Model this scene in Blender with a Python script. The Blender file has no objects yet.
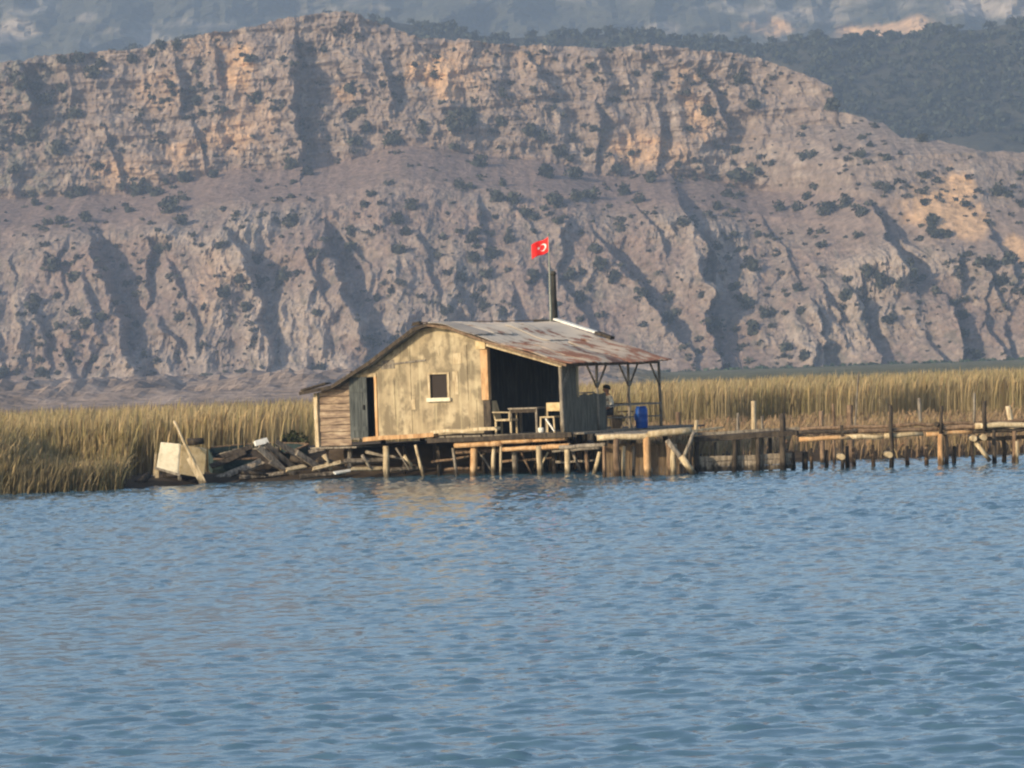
import bpy, math, random
import numpy as np
from mathutils import Vector, Matrix

random.seed(7)
RNG = np.random.default_rng(11)
S = bpy.context.scene
COL = S.collection

# ------------------------------------------------------------------ camera, sky, sun, exposure
CAM_H = 3.0
F_PX = 3700.0
ROLL = math.radians(2.0)
PITCH = math.radians(-0.2325)
cam_d = bpy.data.cameras.new('camera')
cam_d.sensor_width = 36.0
cam_d.lens = 36.0 * F_PX / 1024.0
cam_d.clip_start = 0.5
cam_d.clip_end = 9000.0
cam = bpy.data.objects.new('camera', cam_d)
COL.objects.link(cam)
CAM_M = Matrix.Rotation(math.pi / 2 + PITCH, 3, 'X') @ Matrix.Rotation(-ROLL, 3, 'Z')
cam.matrix_world = Matrix.Translation((0, 0, CAM_H)) @ CAM_M.to_4x4()
S.camera = cam

SUN_EL = math.radians(21)
TO_SUN_XY = Vector((-0.79, -0.61)).normalized()
wd = bpy.data.worlds.new("World")
S.world = wd
wd.use_nodes = True
nt = wd.node_tree
bg = nt.nodes['Background']
sky = nt.nodes.new('ShaderNodeTexSky')
sky.sky_type = 'NISHITA'
sky.sun_disc = False
sky.sun_elevation = SUN_EL
sky.sun_rotation = math.atan2(TO_SUN_XY.x, TO_SUN_XY.y)
sky.air_density = 1.0
sky.dust_density = 1.0
sky.ozone_density = 1.0
nt.links.new(sky.outputs[0], bg.inputs[0])
bg.inputs[1].default_value = 0.145
sun_d = bpy.data.lights.new('sun', 'SUN')
sun_d.energy = 3.9
sun_d.angle = math.radians(0.5)
sun_d.color = (1.0, 0.82, 0.55)
sun = bpy.data.objects.new('sun', sun_d)
COL.objects.link(sun)
to_sun = Vector((TO_SUN_XY.x * math.cos(SUN_EL), TO_SUN_XY.y * math.cos(SUN_EL), math.sin(SUN_EL)))
sun.rotation_euler = to_sun.to_track_quat('Z', 'Y').to_euler()
sun.location = (-60, -40, 80)
S.view_settings.view_transform = 'Standard'
S.view_settings.look = 'None'
S.view_settings.gamma = 1.0
S.view_settings.exposure = 0.5
S.view_settings.use_curve_mapping = False
S.cycles.filter_width = 2.2


# ------------------------------------------------------------------ measuring helpers
def ray(px, py):
    return CAM_M @ Vector(((px - 512) / F_PX, (384 - py) / F_PX, -1))


def at(px, py, Y):
    """point of the place seen in direction (px, py) at distance Y"""
    d = ray(px, py)
    return Vector((0, 0, CAM_H)) + d * (Y / d.y)


# ------------------------------------------------------------------ noise
def _perm(seed):
    r = np.random.default_rng(seed)
    p = r.permutation(256)
    return np.concatenate([p, p, p])


def perlin(x, y, seed=0):
    p = _perm(seed)
    xi = np.floor(x).astype(int); yi = np.floor(y).astype(int)
    xf = x - xi; yf = y - yi
    xi &= 255; yi &= 255
    u = xf * xf * xf * (xf * (xf * 6 - 15) + 10)
    v = yf * yf * yf * (yf * (yf * 6 - 15) + 10)

    def g(h, a, b):
        an = h * (2 * np.pi / 256.0)
        return np.cos(an) * a + np.sin(an) * b
    aa = p[p[xi] + yi]; ab = p[p[xi] + yi + 1]; ba = p[p[xi + 1] + yi]; bb = p[p[xi + 1] + yi + 1]
    x1 = g(aa, xf, yf) * (1 - u) + g(ba, xf - 1, yf) * u
    x2 = g(ab, xf, yf - 1) * (1 - u) + g(bb, xf - 1, yf - 1) * u
    return (x1 * (1 - v) + x2 * v) * 1.5


def fbm(x, y, seed=0, octaves=4, gain=0.5):
    t = 0; a = 1.0; n = 0
    for o in range(octaves):
        t = t + a * perlin(x * 2 ** o + 13.7 * o, y * 2 ** o + 7.1 * o, seed + o)
        n += a; a *= gain
    return t / n


def ridged(x, y, seed=0, octaves=4):
    t = 0; a = 1.0; n = 0
    for o in range(octaves):
        t = t + a * (1 - 2 * np.abs(perlin(x * 2 ** o + 3.7 * o, y * 2 ** o + 9.1 * o, seed + o)))
        n += a; a *= 0.5
    return t / n


def sstep(a, b, x):
    t = np.clip((x - a) / (b - a), 0, 1)
    return t * t * (3 - 2 * t)


# ------------------------------------------------------------------ materials
def new_mat(name):
    m = bpy.data.materials.new(name)
    m.use_nodes = True
    t = m.node_tree
    return m, t, t.nodes['Principled BSDF']


def noise_mat(name, cols, scale=(1, 1, 1), nscale=3.0, detail=6, rough=0.85, bump=0.0, spread=(0.35, 0.65), metallic=0.0,
              grain=0.0, per_object=0.0, wet=False):
    """colours mixed by a stretched noise; optional fine grain and a tone of its own per object"""
    m, t, b = new_mat(name)
    tc = t.nodes.new('ShaderNodeTexCoord')
    mp = t.nodes.new('ShaderNodeMapping')
    mp.inputs['Scale'].default_value = scale
    t.links.new(tc.outputs['Object'], mp.inputs[0])
    nz = t.nodes.new('ShaderNodeTexNoise')
    nz.inputs['Scale'].default_value = nscale
    nz.inputs['Detail'].default_value = detail
    nz.inputs['Roughness'].default_value = 0.62
    t.links.new(mp.outputs[0], nz.inputs['Vector'])
    cr = t.nodes.new('ShaderNodeValToRGB')
    n = len(cols)
    for i, c in enumerate(cols):
        pos = spread[0] + (spread[1] - spread[0]) * i / max(1, n - 1)
        if i < 2:
            e = cr.color_ramp.elements[i]; e.position = pos
        else:
            e = cr.color_ramp.elements.new(pos)
        e.color = (*c, 1)
    t.links.new(nz.outputs['Fac'], cr.inputs[0])
    out = cr.outputs[0]
    if grain or per_object:
        n2 = t.nodes.new('ShaderNodeTexNoise')
        n2.inputs['Scale'].default_value = nscale * 6
        n2.inputs['Detail'].default_value = 3
        t.links.new(mp.outputs[0], n2.inputs['Vector'])
        mr = t.nodes.new('ShaderNodeMapRange')
        mr.inputs['From Min'].default_value = 0.3; mr.inputs['From Max'].default_value = 0.7
        mr.inputs['To Min'].default_value = 1 - grain; mr.inputs['To Max'].default_value = 1 + grain
        t.links.new(n2.outputs['Fac'], mr.inputs[0])
        val = mr.outputs[0]
        if per_object:
            oi = t.nodes.new('ShaderNodeObjectInfo')
            m2 = t.nodes.new('ShaderNodeMapRange')
            m2.inputs['To Min'].default_value = 1 - per_object; m2.inputs['To Max'].default_value = 1 + per_object
            t.links.new(oi.outputs['Random'], m2.inputs[0])
            mm = t.nodes.new('ShaderNodeMath'); mm.operation = 'MULTIPLY'
            t.links.new(val, mm.inputs[0]); t.links.new(m2.outputs[0], mm.inputs[1])
            val = mm.outputs[0]
        vm = t.nodes.new('ShaderNodeVectorMath'); vm.operation = 'SCALE'
        t.links.new(out, vm.inputs[0]); t.links.new(val, vm.inputs['Scale'])
        out = vm.outputs[0]
    if wet:
        ge = t.nodes.new('ShaderNodeNewGeometry'); sz = t.nodes.new('ShaderNodeSeparateXYZ'); t.links.new(ge.outputs['Position'], sz.inputs[0])
        ma = t.nodes.new('ShaderNodeMath'); ma.operation = 'MULTIPLY_ADD'; ma.inputs[1].default_value = 0.35
        t.links.new(nz.outputs['Fac'], ma.inputs[0]); t.links.new(sz.outputs[2], ma.inputs[2])
        mw = t.nodes.new('ShaderNodeMapRange'); mw.inputs['From Min'].default_value = 0.30; mw.inputs['From Max'].default_value = 0.42
        mw.inputs['To Min'].default_value = 0.22; mw.inputs['To Max'].default_value = 1.0
        t.links.new(ma.outputs[0], mw.inputs[0])
        vw = t.nodes.new('ShaderNodeVectorMath'); vw.operation = 'SCALE'
        t.links.new(out, vw.inputs[0]); t.links.new(mw.outputs[0], vw.inputs['Scale']); out = vw.outputs[0]
    t.links.new(out, b.inputs['Base Color'])
    b.inputs['Roughness'].default_value = rough
    b.inputs['Metallic'].default_value = metallic
    b.inputs['Specular IOR Level'].default_value = 0.25
    if bump:
        bp = t.nodes.new('ShaderNodeBump')
        bp.inputs['Strength'].default_value = bump
        bp.inputs['Distance'].default_value = 0.03
        t.links.new(nz.outputs['Fac'], bp.inputs['Height'])
        t.links.new(bp.outputs[0], b.inputs['Normal'])
    return m


def tint_mat(name, rough=0.95, var=0.25, nscale=0.4, bump=0.0, bdist=1.0, translucent=False):
    """colour stored with the surface (kind of rock, leaf or stem), broken up by noise"""
    m, t, b = new_mat(name)
    at_ = t.nodes.new('ShaderNodeAttribute'); at_.attribute_name = 'tint'
    tc = t.nodes.new('ShaderNodeTexCoord')
    nz = t.nodes.new('ShaderNodeTexNoise')
    nz.inputs['Scale'].default_value = nscale; nz.inputs['Detail'].default_value = 5
    t.links.new(tc.outputs['Object'], nz.inputs['Vector'])
    mr = t.nodes.new('ShaderNodeMapRange')
    mr.inputs['From Min'].default_value = 0.3; mr.inputs['From Max'].default_value = 0.7
    mr.inputs['To Min'].default_value = 1 - var; mr.inputs['To Max'].default_value = 1 + var
    t.links.new(nz.outputs['Fac'], mr.inputs[0])
    vm = t.nodes.new('ShaderNodeVectorMath'); vm.operation = 'SCALE'
    t.links.new(at_.outputs['Color'], vm.inputs[0]); t.links.new(mr.outputs[0], vm.inputs['Scale'])
    t.links.new(vm.outputs[0], b.inputs['Base Color'])
    b.inputs['Roughness'].default_value = rough
    b.inputs['Specular IOR Level'].default_value = 0.1
    if bump:
        bp = t.nodes.new('ShaderNodeBump')
        bp.inputs['Strength'].default_value = bump; bp.inputs['Distance'].default_value = bdist
        t.links.new(nz.outputs['Fac'], bp.inputs['Height'])
        t.links.new(bp.outputs[0], b.inputs['Normal'])
    return m


def flat_mat(name, c, rough=0.7, metallic=0.0):
    return noise_mat(name, [tuple(x * 0.85 for x in c), tuple(min(1, x * 1.12) for x in c)], nscale=7, rough=rough, metallic=metallic)


M = {}
M['pale_wood'] = noise_mat('pale_wood', [(0.28, 0.21, 0.13), (0.46, 0.36, 0.22), (0.58, 0.48, 0.33)], (4, 4, 0.8), 3, rough=0.8, bump=0.3, grain=0.15, per_object=0.12, wet=True)
M['lit_orange_wood'] = noise_mat('lit_orange_wood', [(0.34, 0.19, 0.09), (0.52, 0.31, 0.15), (0.58, 0.40, 0.23)], (3, 3, 0.6), 3, rough=0.8, bump=0.3, grain=0.15, per_object=0.12, wet=True)  # orange of sunlit timber, the warm light put into the wood colour
M['grey_wood'] = noise_mat('grey_wood', [(0.10, 0.085, 0.07), (0.21, 0.18, 0.145), (0.30, 0.26, 0.2)], (4, 4, 1), 3, rough=0.9, bump=0.4, grain=0.2, per_object=0.2, wet=True)
M['brown_wood'] = noise_mat('brown_wood', [(0.10, 0.065, 0.04), (0.19, 0.125, 0.08), (0.27, 0.19, 0.12)], (4, 4, 1), 3, rough=0.9, bump=0.4, grain=0.2, per_object=0.2, wet=True)
M['dark_wood'] = noise_mat('dark_wood', [(0.025, 0.02, 0.016), (0.055, 0.043, 0.033), (0.09, 0.07, 0.05)], (4, 4, 1), 3, rough=0.9, bump=0.4, grain=0.2, per_object=0.15, wet=True)
M['drift_wood'] = noise_mat('drift_wood', [(0.09, 0.073, 0.055), (0.20, 0.162, 0.12), (0.34, 0.28, 0.21)], (4, 4, 1), 3, rough=0.9, bump=0.4, grain=0.25, per_object=0.35, wet=True)
M['shaded_porch_wood'] = noise_mat('shaded_porch_wood', [(0.010, 0.010, 0.010), (0.02, 0.02, 0.019), (0.04, 0.038, 0.034)], (3, 3, 0.5), 2.5, rough=0.9, grain=0.2)  # near-black: the porch's shade is put into the wood colour
M['screen_wood'] = noise_mat('screen_wood', [(0.075, 0.07, 0.055), (0.125, 0.115, 0.09), (0.17, 0.155, 0.12)], (6, 6, 0.6), 2.5, rough=0.9, grain=0.2)
M['siding'] = noise_mat('siding', [(0.10, 0.073, 0.055), (0.195, 0.138, 0.10), (0.30, 0.22, 0.15), (0.42, 0.33, 0.235)], (0.8, 1, 5), 2.2, rough=0.9, bump=0.3, grain=0.2)
M['door'] = noise_mat('door_paint', [(0.035, 0.04, 0.04), (0.065, 0.073, 0.072), (0.1, 0.108, 0.104)], (5, 5, 0.6), 2.5, rough=0.8, grain=0.15)
M['white'] = noise_mat('white_paint', [(0.55, 0.53, 0.47), (0.74, 0.72, 0.66), (0.8, 0.78, 0.73)], (1, 1, 1), 4, rough=0.6, grain=0.06)
M['cream'] = noise_mat('cream_board', [(0.52, 0.46, 0.33), (0.68, 0.61, 0.46), (0.74, 0.68, 0.54)], (1, 1, 1), 5, rough=0.7, grain=0.08)
M['tan_board'] = noise_mat('tan_board', [(0.40, 0.29, 0.15), (0.56, 0.42, 0.23), (0.62, 0.49, 0.3)], (1, 1, 1), 4, rough=0.8, grain=0.08)
M['black_metal'] = noise_mat('sooty_metal', [(0.012, 0.012, 0.011), (0.03, 0.03, 0.026), (0.05, 0.045, 0.035)], (1, 1, 0.4), 4, rough=0.7)
M['pipe'] = noise_mat('galvanised_pole', [(0.22, 0.23, 0.2), (0.32, 0.33, 0.28)], (1, 1, 1), 5, rough=0.5, metallic=0.2)
M['blue'] = noise_mat('blue_plastic', [(0.008, 0.05, 0.22), (0.012, 0.075, 0.33)], (1, 1, 1), 4, rough=0.45)
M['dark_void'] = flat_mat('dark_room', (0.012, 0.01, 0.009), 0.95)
M['teal'] = noise_mat('teal_hull', [(0.018, 0.03, 0.032), (0.035, 0.06, 0.062), (0.06, 0.085, 0.08)], (1, 1, 2), 3, rough=0.8, grain=0.2)
M['black_hull'] = noise_mat('dark_hull', [(0.02, 0.016, 0.014), (0.04, 0.032, 0.027), (0.075, 0.06, 0.05)], (1, 1, 3), 3, rough=0.85, grain=0.2)
M['mat_reed'] = noise_mat('reed_mat', [(0.10, 0.07, 0.045), (0.17, 0.12, 0.075), (0.25, 0.18, 0.11)], (9, 9, 0.5), 3, rough=0.95, grain=0.25, bump=0.4)
M['mud'] = noise_mat('mud', [(0.05, 0.038, 0.028), (0.095, 0.07, 0.05), (0.15, 0.115, 0.08)], (1, 1, 1), 0.9, rough=0.9, bump=0.6, grain=0.2)
M['skin'] = flat_mat('skin', (0.32, 0.18, 0.12), 0.6)
M['hair'] = flat_mat('hair', (0.02, 0.016, 0.013), 0.7)
M['shirt'] = flat_mat('pale_shirt', (0.62, 0.58, 0.5), 0.9)
M['trousers'] = flat_mat('dark_trousers', (0.04, 0.045, 0.055), 0.9)
M['red'] = flat_mat('red_cloth', (0.78, 0.02, 0.018), 0.7)
M['cloth_white'] = flat_mat('white_cloth', (0.8, 0.78, 0.74), 0.8)
M['rock'] = tint_mat('mountain_rock', var=0.30, nscale=0.45, bump=0.6, bdist=1.6)
M['far_rock'] = tint_mat('far_mountain', var=0.3, nscale=0.12, bump=0.7, bdist=5.0)
M['leaf'] = tint_mat('leaves', var=0.25, nscale=0.6)
M['reed'] = tint_mat('reeds', var=0.15, nscale=0.8)
_t = M['reed'].node_tree; _p = _t.nodes['Principled BSDF']; _tr = _t.nodes.new('ShaderNodeBsdfTranslucent'); _mx = _t.nodes.new('ShaderNodeMixShader')
_t.links.new(_p.inputs['Base Color'].links[0].from_socket, _tr.inputs['Color']); _mx.inputs[0].default_value = 0.45
_t.links.new(_p.outputs[0], _mx.inputs[1]); _t.links.new(_tr.outputs[0], _mx.inputs[2]); _t.links.new(_mx.outputs[0], _t.nodes['Material Output'].inputs['Surface'])


def facade_mat():
    m, t, b = new_mat('weathered_panel')
    tc = t.nodes.new('ShaderNodeTexCoord')

    def nz(sc, scale, det=6):
        mp = t.nodes.new('ShaderNodeMapping'); mp.inputs['Scale'].default_value = sc
        t.links.new(tc.outputs['Object'], mp.inputs[0])
        n = t.nodes.new('ShaderNodeTexNoise'); n.inputs['Scale'].default_value = scale; n.inputs['Detail'].default_value = det
        n.inputs['Roughness'].default_value = 0.6
        t.links.new(mp.outputs[0], n.inputs['Vector'])
        return n.outputs['Fac']

    def ramp(src, stops):
        r = t.nodes.new('ShaderNodeValToRGB')
        for i, (p, c) in enumerate(stops):
            e = r.color_ramp.elements[i] if i < 2 else r.color_ramp.elements.new(p)
            e.position = p; e.color = (*c, 1) if len(c) == 3 else c
        t.links.new(src, r.inputs[0])
        return r.outputs[0]
    base = ramp(nz((1.9, 2, 0.65), 1.5), [(0.33, (0.26, 0.207, 0.133)), (0.5, (0.385, 0.31, 0.20)), (0.66, (0.49, 0.405, 0.27))])
    blot = ramp(nz((1.0, 1, 0.8), 1.9, 8), [(0.46, (0, 0, 0)), (0.56, (1, 1, 1))])
    mx = t.nodes.new('ShaderNodeMix'); mx.data_type = 'RGBA'
    sc = t.nodes.new('ShaderNodeMath'); sc.operation = 'MULTIPLY'; sc.inputs[1].default_value = 0.9
    t.links.new(blot, sc.inputs[0]); t.links.new(sc.outputs[0], mx.inputs[0])
    t.links.new(base, mx.inputs[6]); mx.inputs[7].default_value = (0.185, 0.15, 0.10, 1)
    drip = ramp(nz((7, 3, 0.35), 1.2, 4), [(0.55, (0, 0, 0)), (0.72, (1, 1, 1))])
    mx2 = t.nodes.new('ShaderNodeMix'); mx2.data_type = 'RGBA'
    s2 = t.nodes.new('ShaderNodeMath'); s2.operation = 'MULTIPLY'; s2.inputs[1].default_value = 0.5
    t.links.new(drip, s2.inputs[0]); t.links.new(s2.outputs[0], mx2.inputs[0])
    t.links.new(mx.outputs[2], mx2.inputs[6]); mx2.inputs[7].default_value = (0.56, 0.48, 0.30, 1)
    t.links.new(mx2.outputs[2], b.inputs['Base Color'])
    b.inputs['Roughness'].default_value = 0.9
    b.inputs['Specular IOR Level'].default_value = 0.15
    return m


def roof_mat(name, pale, rust):
    m, t, b = new_mat(name)
    tc = t.nodes.new('ShaderNodeTexCoord')
    mp = t.nodes.new('ShaderNodeMapping'); mp.inputs['Scale'].default_value = (0.9, 1.1, 1)
    t.links.new(tc.outputs['Object'], mp.inputs[0])
    n = t.nodes.new('ShaderNodeTexNoise'); n.inputs['Scale'].default_value = 1.5; n.inputs['Detail'].default_value = 7
    n.inputs['Roughness'].default_value = 0.65
    t.links.new(mp.outputs[0], n.inputs['Vector'])
    # the sheets rust more towards the eave (local x grows down the slope)
    sx = t.nodes.new('ShaderNodeSeparateXYZ'); t.links.new(tc.outputs['Object'], sx.inputs[0])
    mr = t.nodes.new('ShaderNodeMapRange')
    mr.inputs['From Min'].default_value = 0.0; mr.inputs['From Max'].default_value = 4.6
    mr.inputs['To Min'].default_value = -0.08; mr.inputs['To Max'].default_value = 0.10
    t.links.new(sx.outputs[0], mr.inputs[0])
    ad = t.nodes.new('ShaderNodeMath'); ad.operation = 'ADD'
    t.links.new(n.outputs['Fac'], ad.inputs[0]); t.links.new(mr.outputs[0], ad.inputs[1])
    r = t.nodes.new('ShaderNodeValToRGB')
    st = [(0.48, pale), (0.565, tuple(0.75 * a for a in pale)), (0.605, rust), (0.76, tuple(0.55 * a for a in rust))]
    for i, (p, c) in enumerate(st):
        e = r.color_ramp.elements[i] if i < 2 else r.color_ramp.elements.new(p)
        e.position = p; e.color = (*c, 1)
    t.links.new(ad.outputs[0], r.inputs[0])
    t.links.new(r.outputs[0], b.inputs['Base Color'])
    b.inputs['Roughness'].default_value = 0.75
    return m


M['facade'] = facade_mat()
M['roof'] = roof_mat('rusting_sheet', (0.53, 0.455, 0.37), (0.23, 0.105, 0.065))


# ------------------------------------------------------------------ mesh helpers
class MB:
    def __init__(self):
        self.v = []; self.f = []; self.sm = []

    def add(self, vs, fs, smooth=False):
        n = len(self.v)
        self.v += [tuple(p) for p in vs]
        self.f += [tuple(i + n for i in f) for f in fs]
        self.sm += [smooth] * len(fs)

    def box(self, x0, x1, y0, y1, z0, z1):
        self.add([(x0, y0, z0), (x1, y0, z0), (x1, y1, z0), (x0, y1, z0), (x0, y0, z1), (x1, y0, z1), (x1, y1, z1), (x0, y1, z1)],
                 [(3, 2, 1, 0), (4, 5, 6, 7), (0, 1, 5, 4), (1, 2, 6, 5), (2, 3, 7, 6), (3, 0, 4, 7)])
        return self

    def prism(self, poly, d):
        """poly: list of Vectors (planar), extruded by vector d"""
        n = len(poly); d = Vector(d)
        vs = [Vector(p) for p in poly] + [Vector(p) + d for p in poly]
        fs = [tuple(range(n))[::-1], tuple(range(n, 2 * n))]
        fs += [(i, (i + 1) % n, n + (i + 1) % n, n + i) for i in range(n)]
        self.add(vs, fs)
        return self

    def beam(self, p0, p1, w, h, up=(0, 0, 1), rag=0.0):
        """plank or squared beam from p0 to p1: width w, thickness h along up"""
        p0 = Vector(p0); p1 = Vector(p1); a = (p1 - p0).normalized()
        up = Vector(up)
        if abs(a.dot(up)) > 0.98: up = Vector((0, 1, 0))
        sd = a.cross(up).normalized(); u = sd.cross(a).normalized()
        nseg = max(1, int((p1 - p0).length / 0.5))
        vs = []; fs = []
        for i in range(nseg + 1):
            t = i / nseg
            c = p0.lerp(p1, t)
            if 0 < i < nseg: c = c + u * random.uniform(-rag, rag) + sd * random.uniform(-rag, rag)
            ww = w * (1 + random.uniform(-1, 1) * min(0.12, rag * 4))
            for sx, sy in ((-1, -1), (1, -1), (1, 1), (-1, 1)):
                q = c + sd * sx * ww / 2 + u * sy * h / 2
                if rag and i in (0, nseg): q = q + a * random.uniform(-1, 1) * rag * 2
                vs.append(q)
        for i in range(nseg):
            k = i * 4
            for j in range(4):
                fs.append((k + j, k + (j + 1) % 4, k + 4 + (j + 1) % 4, k + 4 + j))
        fs.append((3, 2, 1, 0)); k = nseg * 4; fs.append((k, k + 1, k + 2, k + 3))
        self.add(vs, fs)
        return self

    def log(self, p0, p1, r0, r1=None, wob=0.02, n=9):
        p0 = Vector(p0); p1 = Vector(p1); r1 = r0 if r1 is None else r1
        a = (p1 - p0).normalized()
        sd = a.cross(Vector((0.13, 0.2, 0.97))).normalized(); u = sd.cross(a)
        m = max(2, int((p1 - p0).length / 0.3))
        vs = []; fs = []
        for i in range(m + 1):
            t = i / m
            c = p0.lerp(p1, t)
            if 0 < i < m: c = c + u * random.uniform(-wob, wob) + sd * random.uniform(-wob, wob)
            r = (r0 + (r1 - r0) * t)
            for j in range(n):
                an = 2 * math.pi * j / n
                rr = r * (1 + random.uniform(-0.07, 0.07))
                vs.append(c + sd * math.cos(an) * rr + u * math.sin(an) * rr)
        for i in range(m):
            for j in range(n):
                fs.append((i * n + j, i * n + (j + 1) % n, (i + 1) * n + (j + 1) % n, (i + 1) * n + j))
        fs.append(tuple(range(n))[::-1]); fs.append(tuple(range(m * n, m * n + n)))
        self.add(vs, fs, True)
        self.sm[-1] = False; self.sm[-2] = False
        return self

    def lathe(self, prof, c=(0, 0, 0), n=20):
        c = Vector(c); vs = []; fs = []
        for r, z in prof:
            for j in range(n):
                an = 2 * math.pi * j / n
                vs.append(c + Vector((r * math.cos(an), r * math.sin(an), z)))
        m = len(prof)
        for i in range(m - 1):
            for j in range(n):
                fs.append((i * n + j, i * n + (j + 1) % n, (i + 1) * n + (j + 1) % n, (i + 1) * n + j))
        fs.append(tuple(range(n))[::-1]); fs.append(tuple(range((m - 1) * n, m * n)))
        self.add(vs, fs, True)
        return self

    def build(self, name, mat, parent=None, bevel=0.0):
        me = bpy.data.meshes.new(name)
        me.from_pydata(self.v, [], self.f)
        me.polygons.foreach_set('use_smooth', self.sm)
        me.materials.append(mat)
        me.update()
        o = bpy.data.objects.new(name, me)
        COL.objects.link(o)
        if parent: o.parent = parent
        if bevel:
            b = o.modifiers.new('bevel', 'BEVEL'); b.width = bevel; b.segments = 2; b.limit_method = 'ANGLE'
        return o


def np_mesh(name, verts, faces, mat, tint=None, smooth=False, parent=None):
    """verts (n,3), faces (m,3|4)"""
    me = bpy.data.meshes.new(name)
    n = len(verts); m, k = faces.shape
    me.vertices.add(n); me.vertices.foreach_set('co', np.ascontiguousarray(verts, np.float32).ravel())
    me.loops.add(m * k); me.loops.foreach_set('vertex_index', np.ascontiguousarray(faces, np.int32).ravel())
    me.polygons.add(m)
    me.polygons.foreach_set('loop_start', np.arange(0, m * k, k, dtype=np.int32))
    me.polygons.foreach_set('loop_total', np.full(m, k, np.int32))
    me.polygons.foreach_set('use_smooth', np.full(m, smooth, bool))
    if tint is not None:
        a = me.attributes.new('tint', 'FLOAT_COLOR', 'POINT')
        c = np.ones((n, 4), np.float32); c[:, :3] = tint
        a.data.foreach_set('color', c.ravel())
    me.update(calc_edges=True)
    me.materials.append(mat)
    o = bpy.data.objects.new(name, me)
    COL.objects.link(o)
    if parent: o.parent = parent
    return o


def grid_faces(nr, nc):
    i = np.arange(nr - 1)[:, None] * nc + np.arange(nc - 1)[None, :]
    return np.stack([i, i + 1, i + nc + 1, i + nc], -1).reshape(-1, 4)


def tag(o, label=None, cat=None, group=None, kind=None):
    if label: o['label'] = label
    if cat: o['category'] = cat
    if group: o['group'] = group
    if kind: o['kind'] = kind
    return o


def thing(name, label, cat, loc=(0, 0, 0), rz=0.0, group=None):
    o = bpy.data.objects.new(name, None)
    COL.objects.link(o)
    o.location = loc; o.rotation_euler = (0, 0, rz); o.empty_display_size = 0.3
    return tag(o, label, cat, group)


# ================================================================== THE LAND
# ---- water: a real rippled surface
def build_water():
    rows = [-60.0, -30.0, -8.0, 6.0, 14.0]
    y = 20.0
    while y < 122:
        rows.append(y); y += 0.055 * (y / 28.0) ** 0.75
    rows += [130.0]
    rows = np.array(rows)
    t = np.concatenate([[-60, -14, -4, -1.9], np.linspace(-1.25, 1.25, 720), [1.9, 4, 14, 60]])
    Yg, Tg = np.meshgrid(rows, t, indexing='ij')
    hw = np.maximum(Yg, 20) * 0.150 + 7.0
    Xg = Tg * hw
    r = np.random.default_rng(5)
    Xw = Xg + 0.35 * fbm(Xg * 0.35, Yg * 0.35, 40, 2); Yw = Yg + 0.35 * fbm(Xg * 0.35, Yg * 0.35, 50, 2)

    def waves(n, l0, l1, spread, pw):
        z = np.zeros_like(Xg); tot = 0
        for _ in range(n):
            lam = l0 * (l1 / l0) ** r.random()
            th = r.normal(0, spread) + 0.05
            k = 2 * np.pi / lam
            a = lam ** pw * r.uniform(0.6, 1.2); tot += a * a / 2
            z += a * np.sin(k * (Xw * math.sin(th) + Yw * math.cos(th)) + r.uniform(0, 6.28))
        return z / math.sqrt(tot)
    # a nearly flat chop, with short steep wavelets standing up out of it here and there
    chop = waves(60, 0.14, 0.75, 0.5, 0.9)
    peaks = waves(80, 0.22, 0.5, 0.42, 0.8)
    gust = np.clip(0.85 + 0.7 * fbm(Xg * 0.06, Yg * 0.03, 60, 3), 0.3, 1.6)
    fade = sstep(16, 22, Yg) * (1 - sstep(1.3, 1.8, np.abs(Tg)))
    Z = (0.0100 * (1 + 0.4 * sstep(75, 98, Yg)) * chop + 0.0138 * np.maximum(0, peaks - 0.4) ** 1.1) * gust * fade
    m, tt, b = new_mat('lake_water')
    b.inputs['Base Color'].default_value = (0.066, 0.135, 0.19, 1)
    b.inputs['Roughness'].default_value = 0.07
    b.inputs['IOR'].default_value = 1.333
    tc = tt.nodes.new('ShaderNodeTexCoord')
    mp = tt.nodes.new('ShaderNodeMapping'); mp.inputs['Scale'].default_value = (1, 1.6, 1)
    tt.links.new(tc.outputs['Object'], mp.inputs[0])
    n = tt.nodes.new('ShaderNodeTexNoise'); n.inputs['Scale'].default_value = 7; n.inputs['Detail'].default_value = 3
    tt.links.new(mp.outputs[0], n.inputs['Vector'])
    bp = tt.nodes.new('ShaderNodeBump'); bp.inputs['Strength'].default_value = 0.3; bp.inputs['Distance'].default_value = 0.02
    tt.links.new(n.outputs['Fac'], bp.inputs['Height']); tt.links.new(bp.outputs[0], b.inputs['Normal'])
    v = np.stack([Xg, Yg, Z], -1).reshape(-1, 3)
    o = np_mesh('water', v, grid_faces(len(rows), len(t)), m, smooth=True)
    tag(o, kind='structure')


build_water()

# ---- low marsh ground, one sheet from the waterline to the mountain foot
SHORE = [(-400, 102.0), (-60, 102.4), (-14.5, 102.9), (-10.5, 104.2), (-8.8, 106.2), (-6.0, 106.6), (-3.0, 106.6), (0.0, 107.2),
         (2.5, 107.8), (5.0, 107.6), (9.0, 107.2), (20, 107.6), (60, 114.0), (400, 116)]
sx_ = np.array([p[0] for p in SHORE]); sy_ = np.array([p[1] for p in SHORE])


def shore_y(x):
    return np.interp(x, sx_, sy_)


def ground_z(x, y):
    d = y - shore_y(x)
    z = -0.35 + 0.62 * sstep(-1.3, 1.6, d) + 0.10 * fbm(x * 0.7, y * 0.7, 70, 3) * sstep(-1.5, 1, d)
    mound = sstep(-7.2, -6.2, x) * (1 - sstep(1.5, 4.0, x)) * sstep(108.2, 109.8, y) * (1 - sstep(113.5, 116, y))
    z = z + 0.62 * mound
    return z


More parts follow.
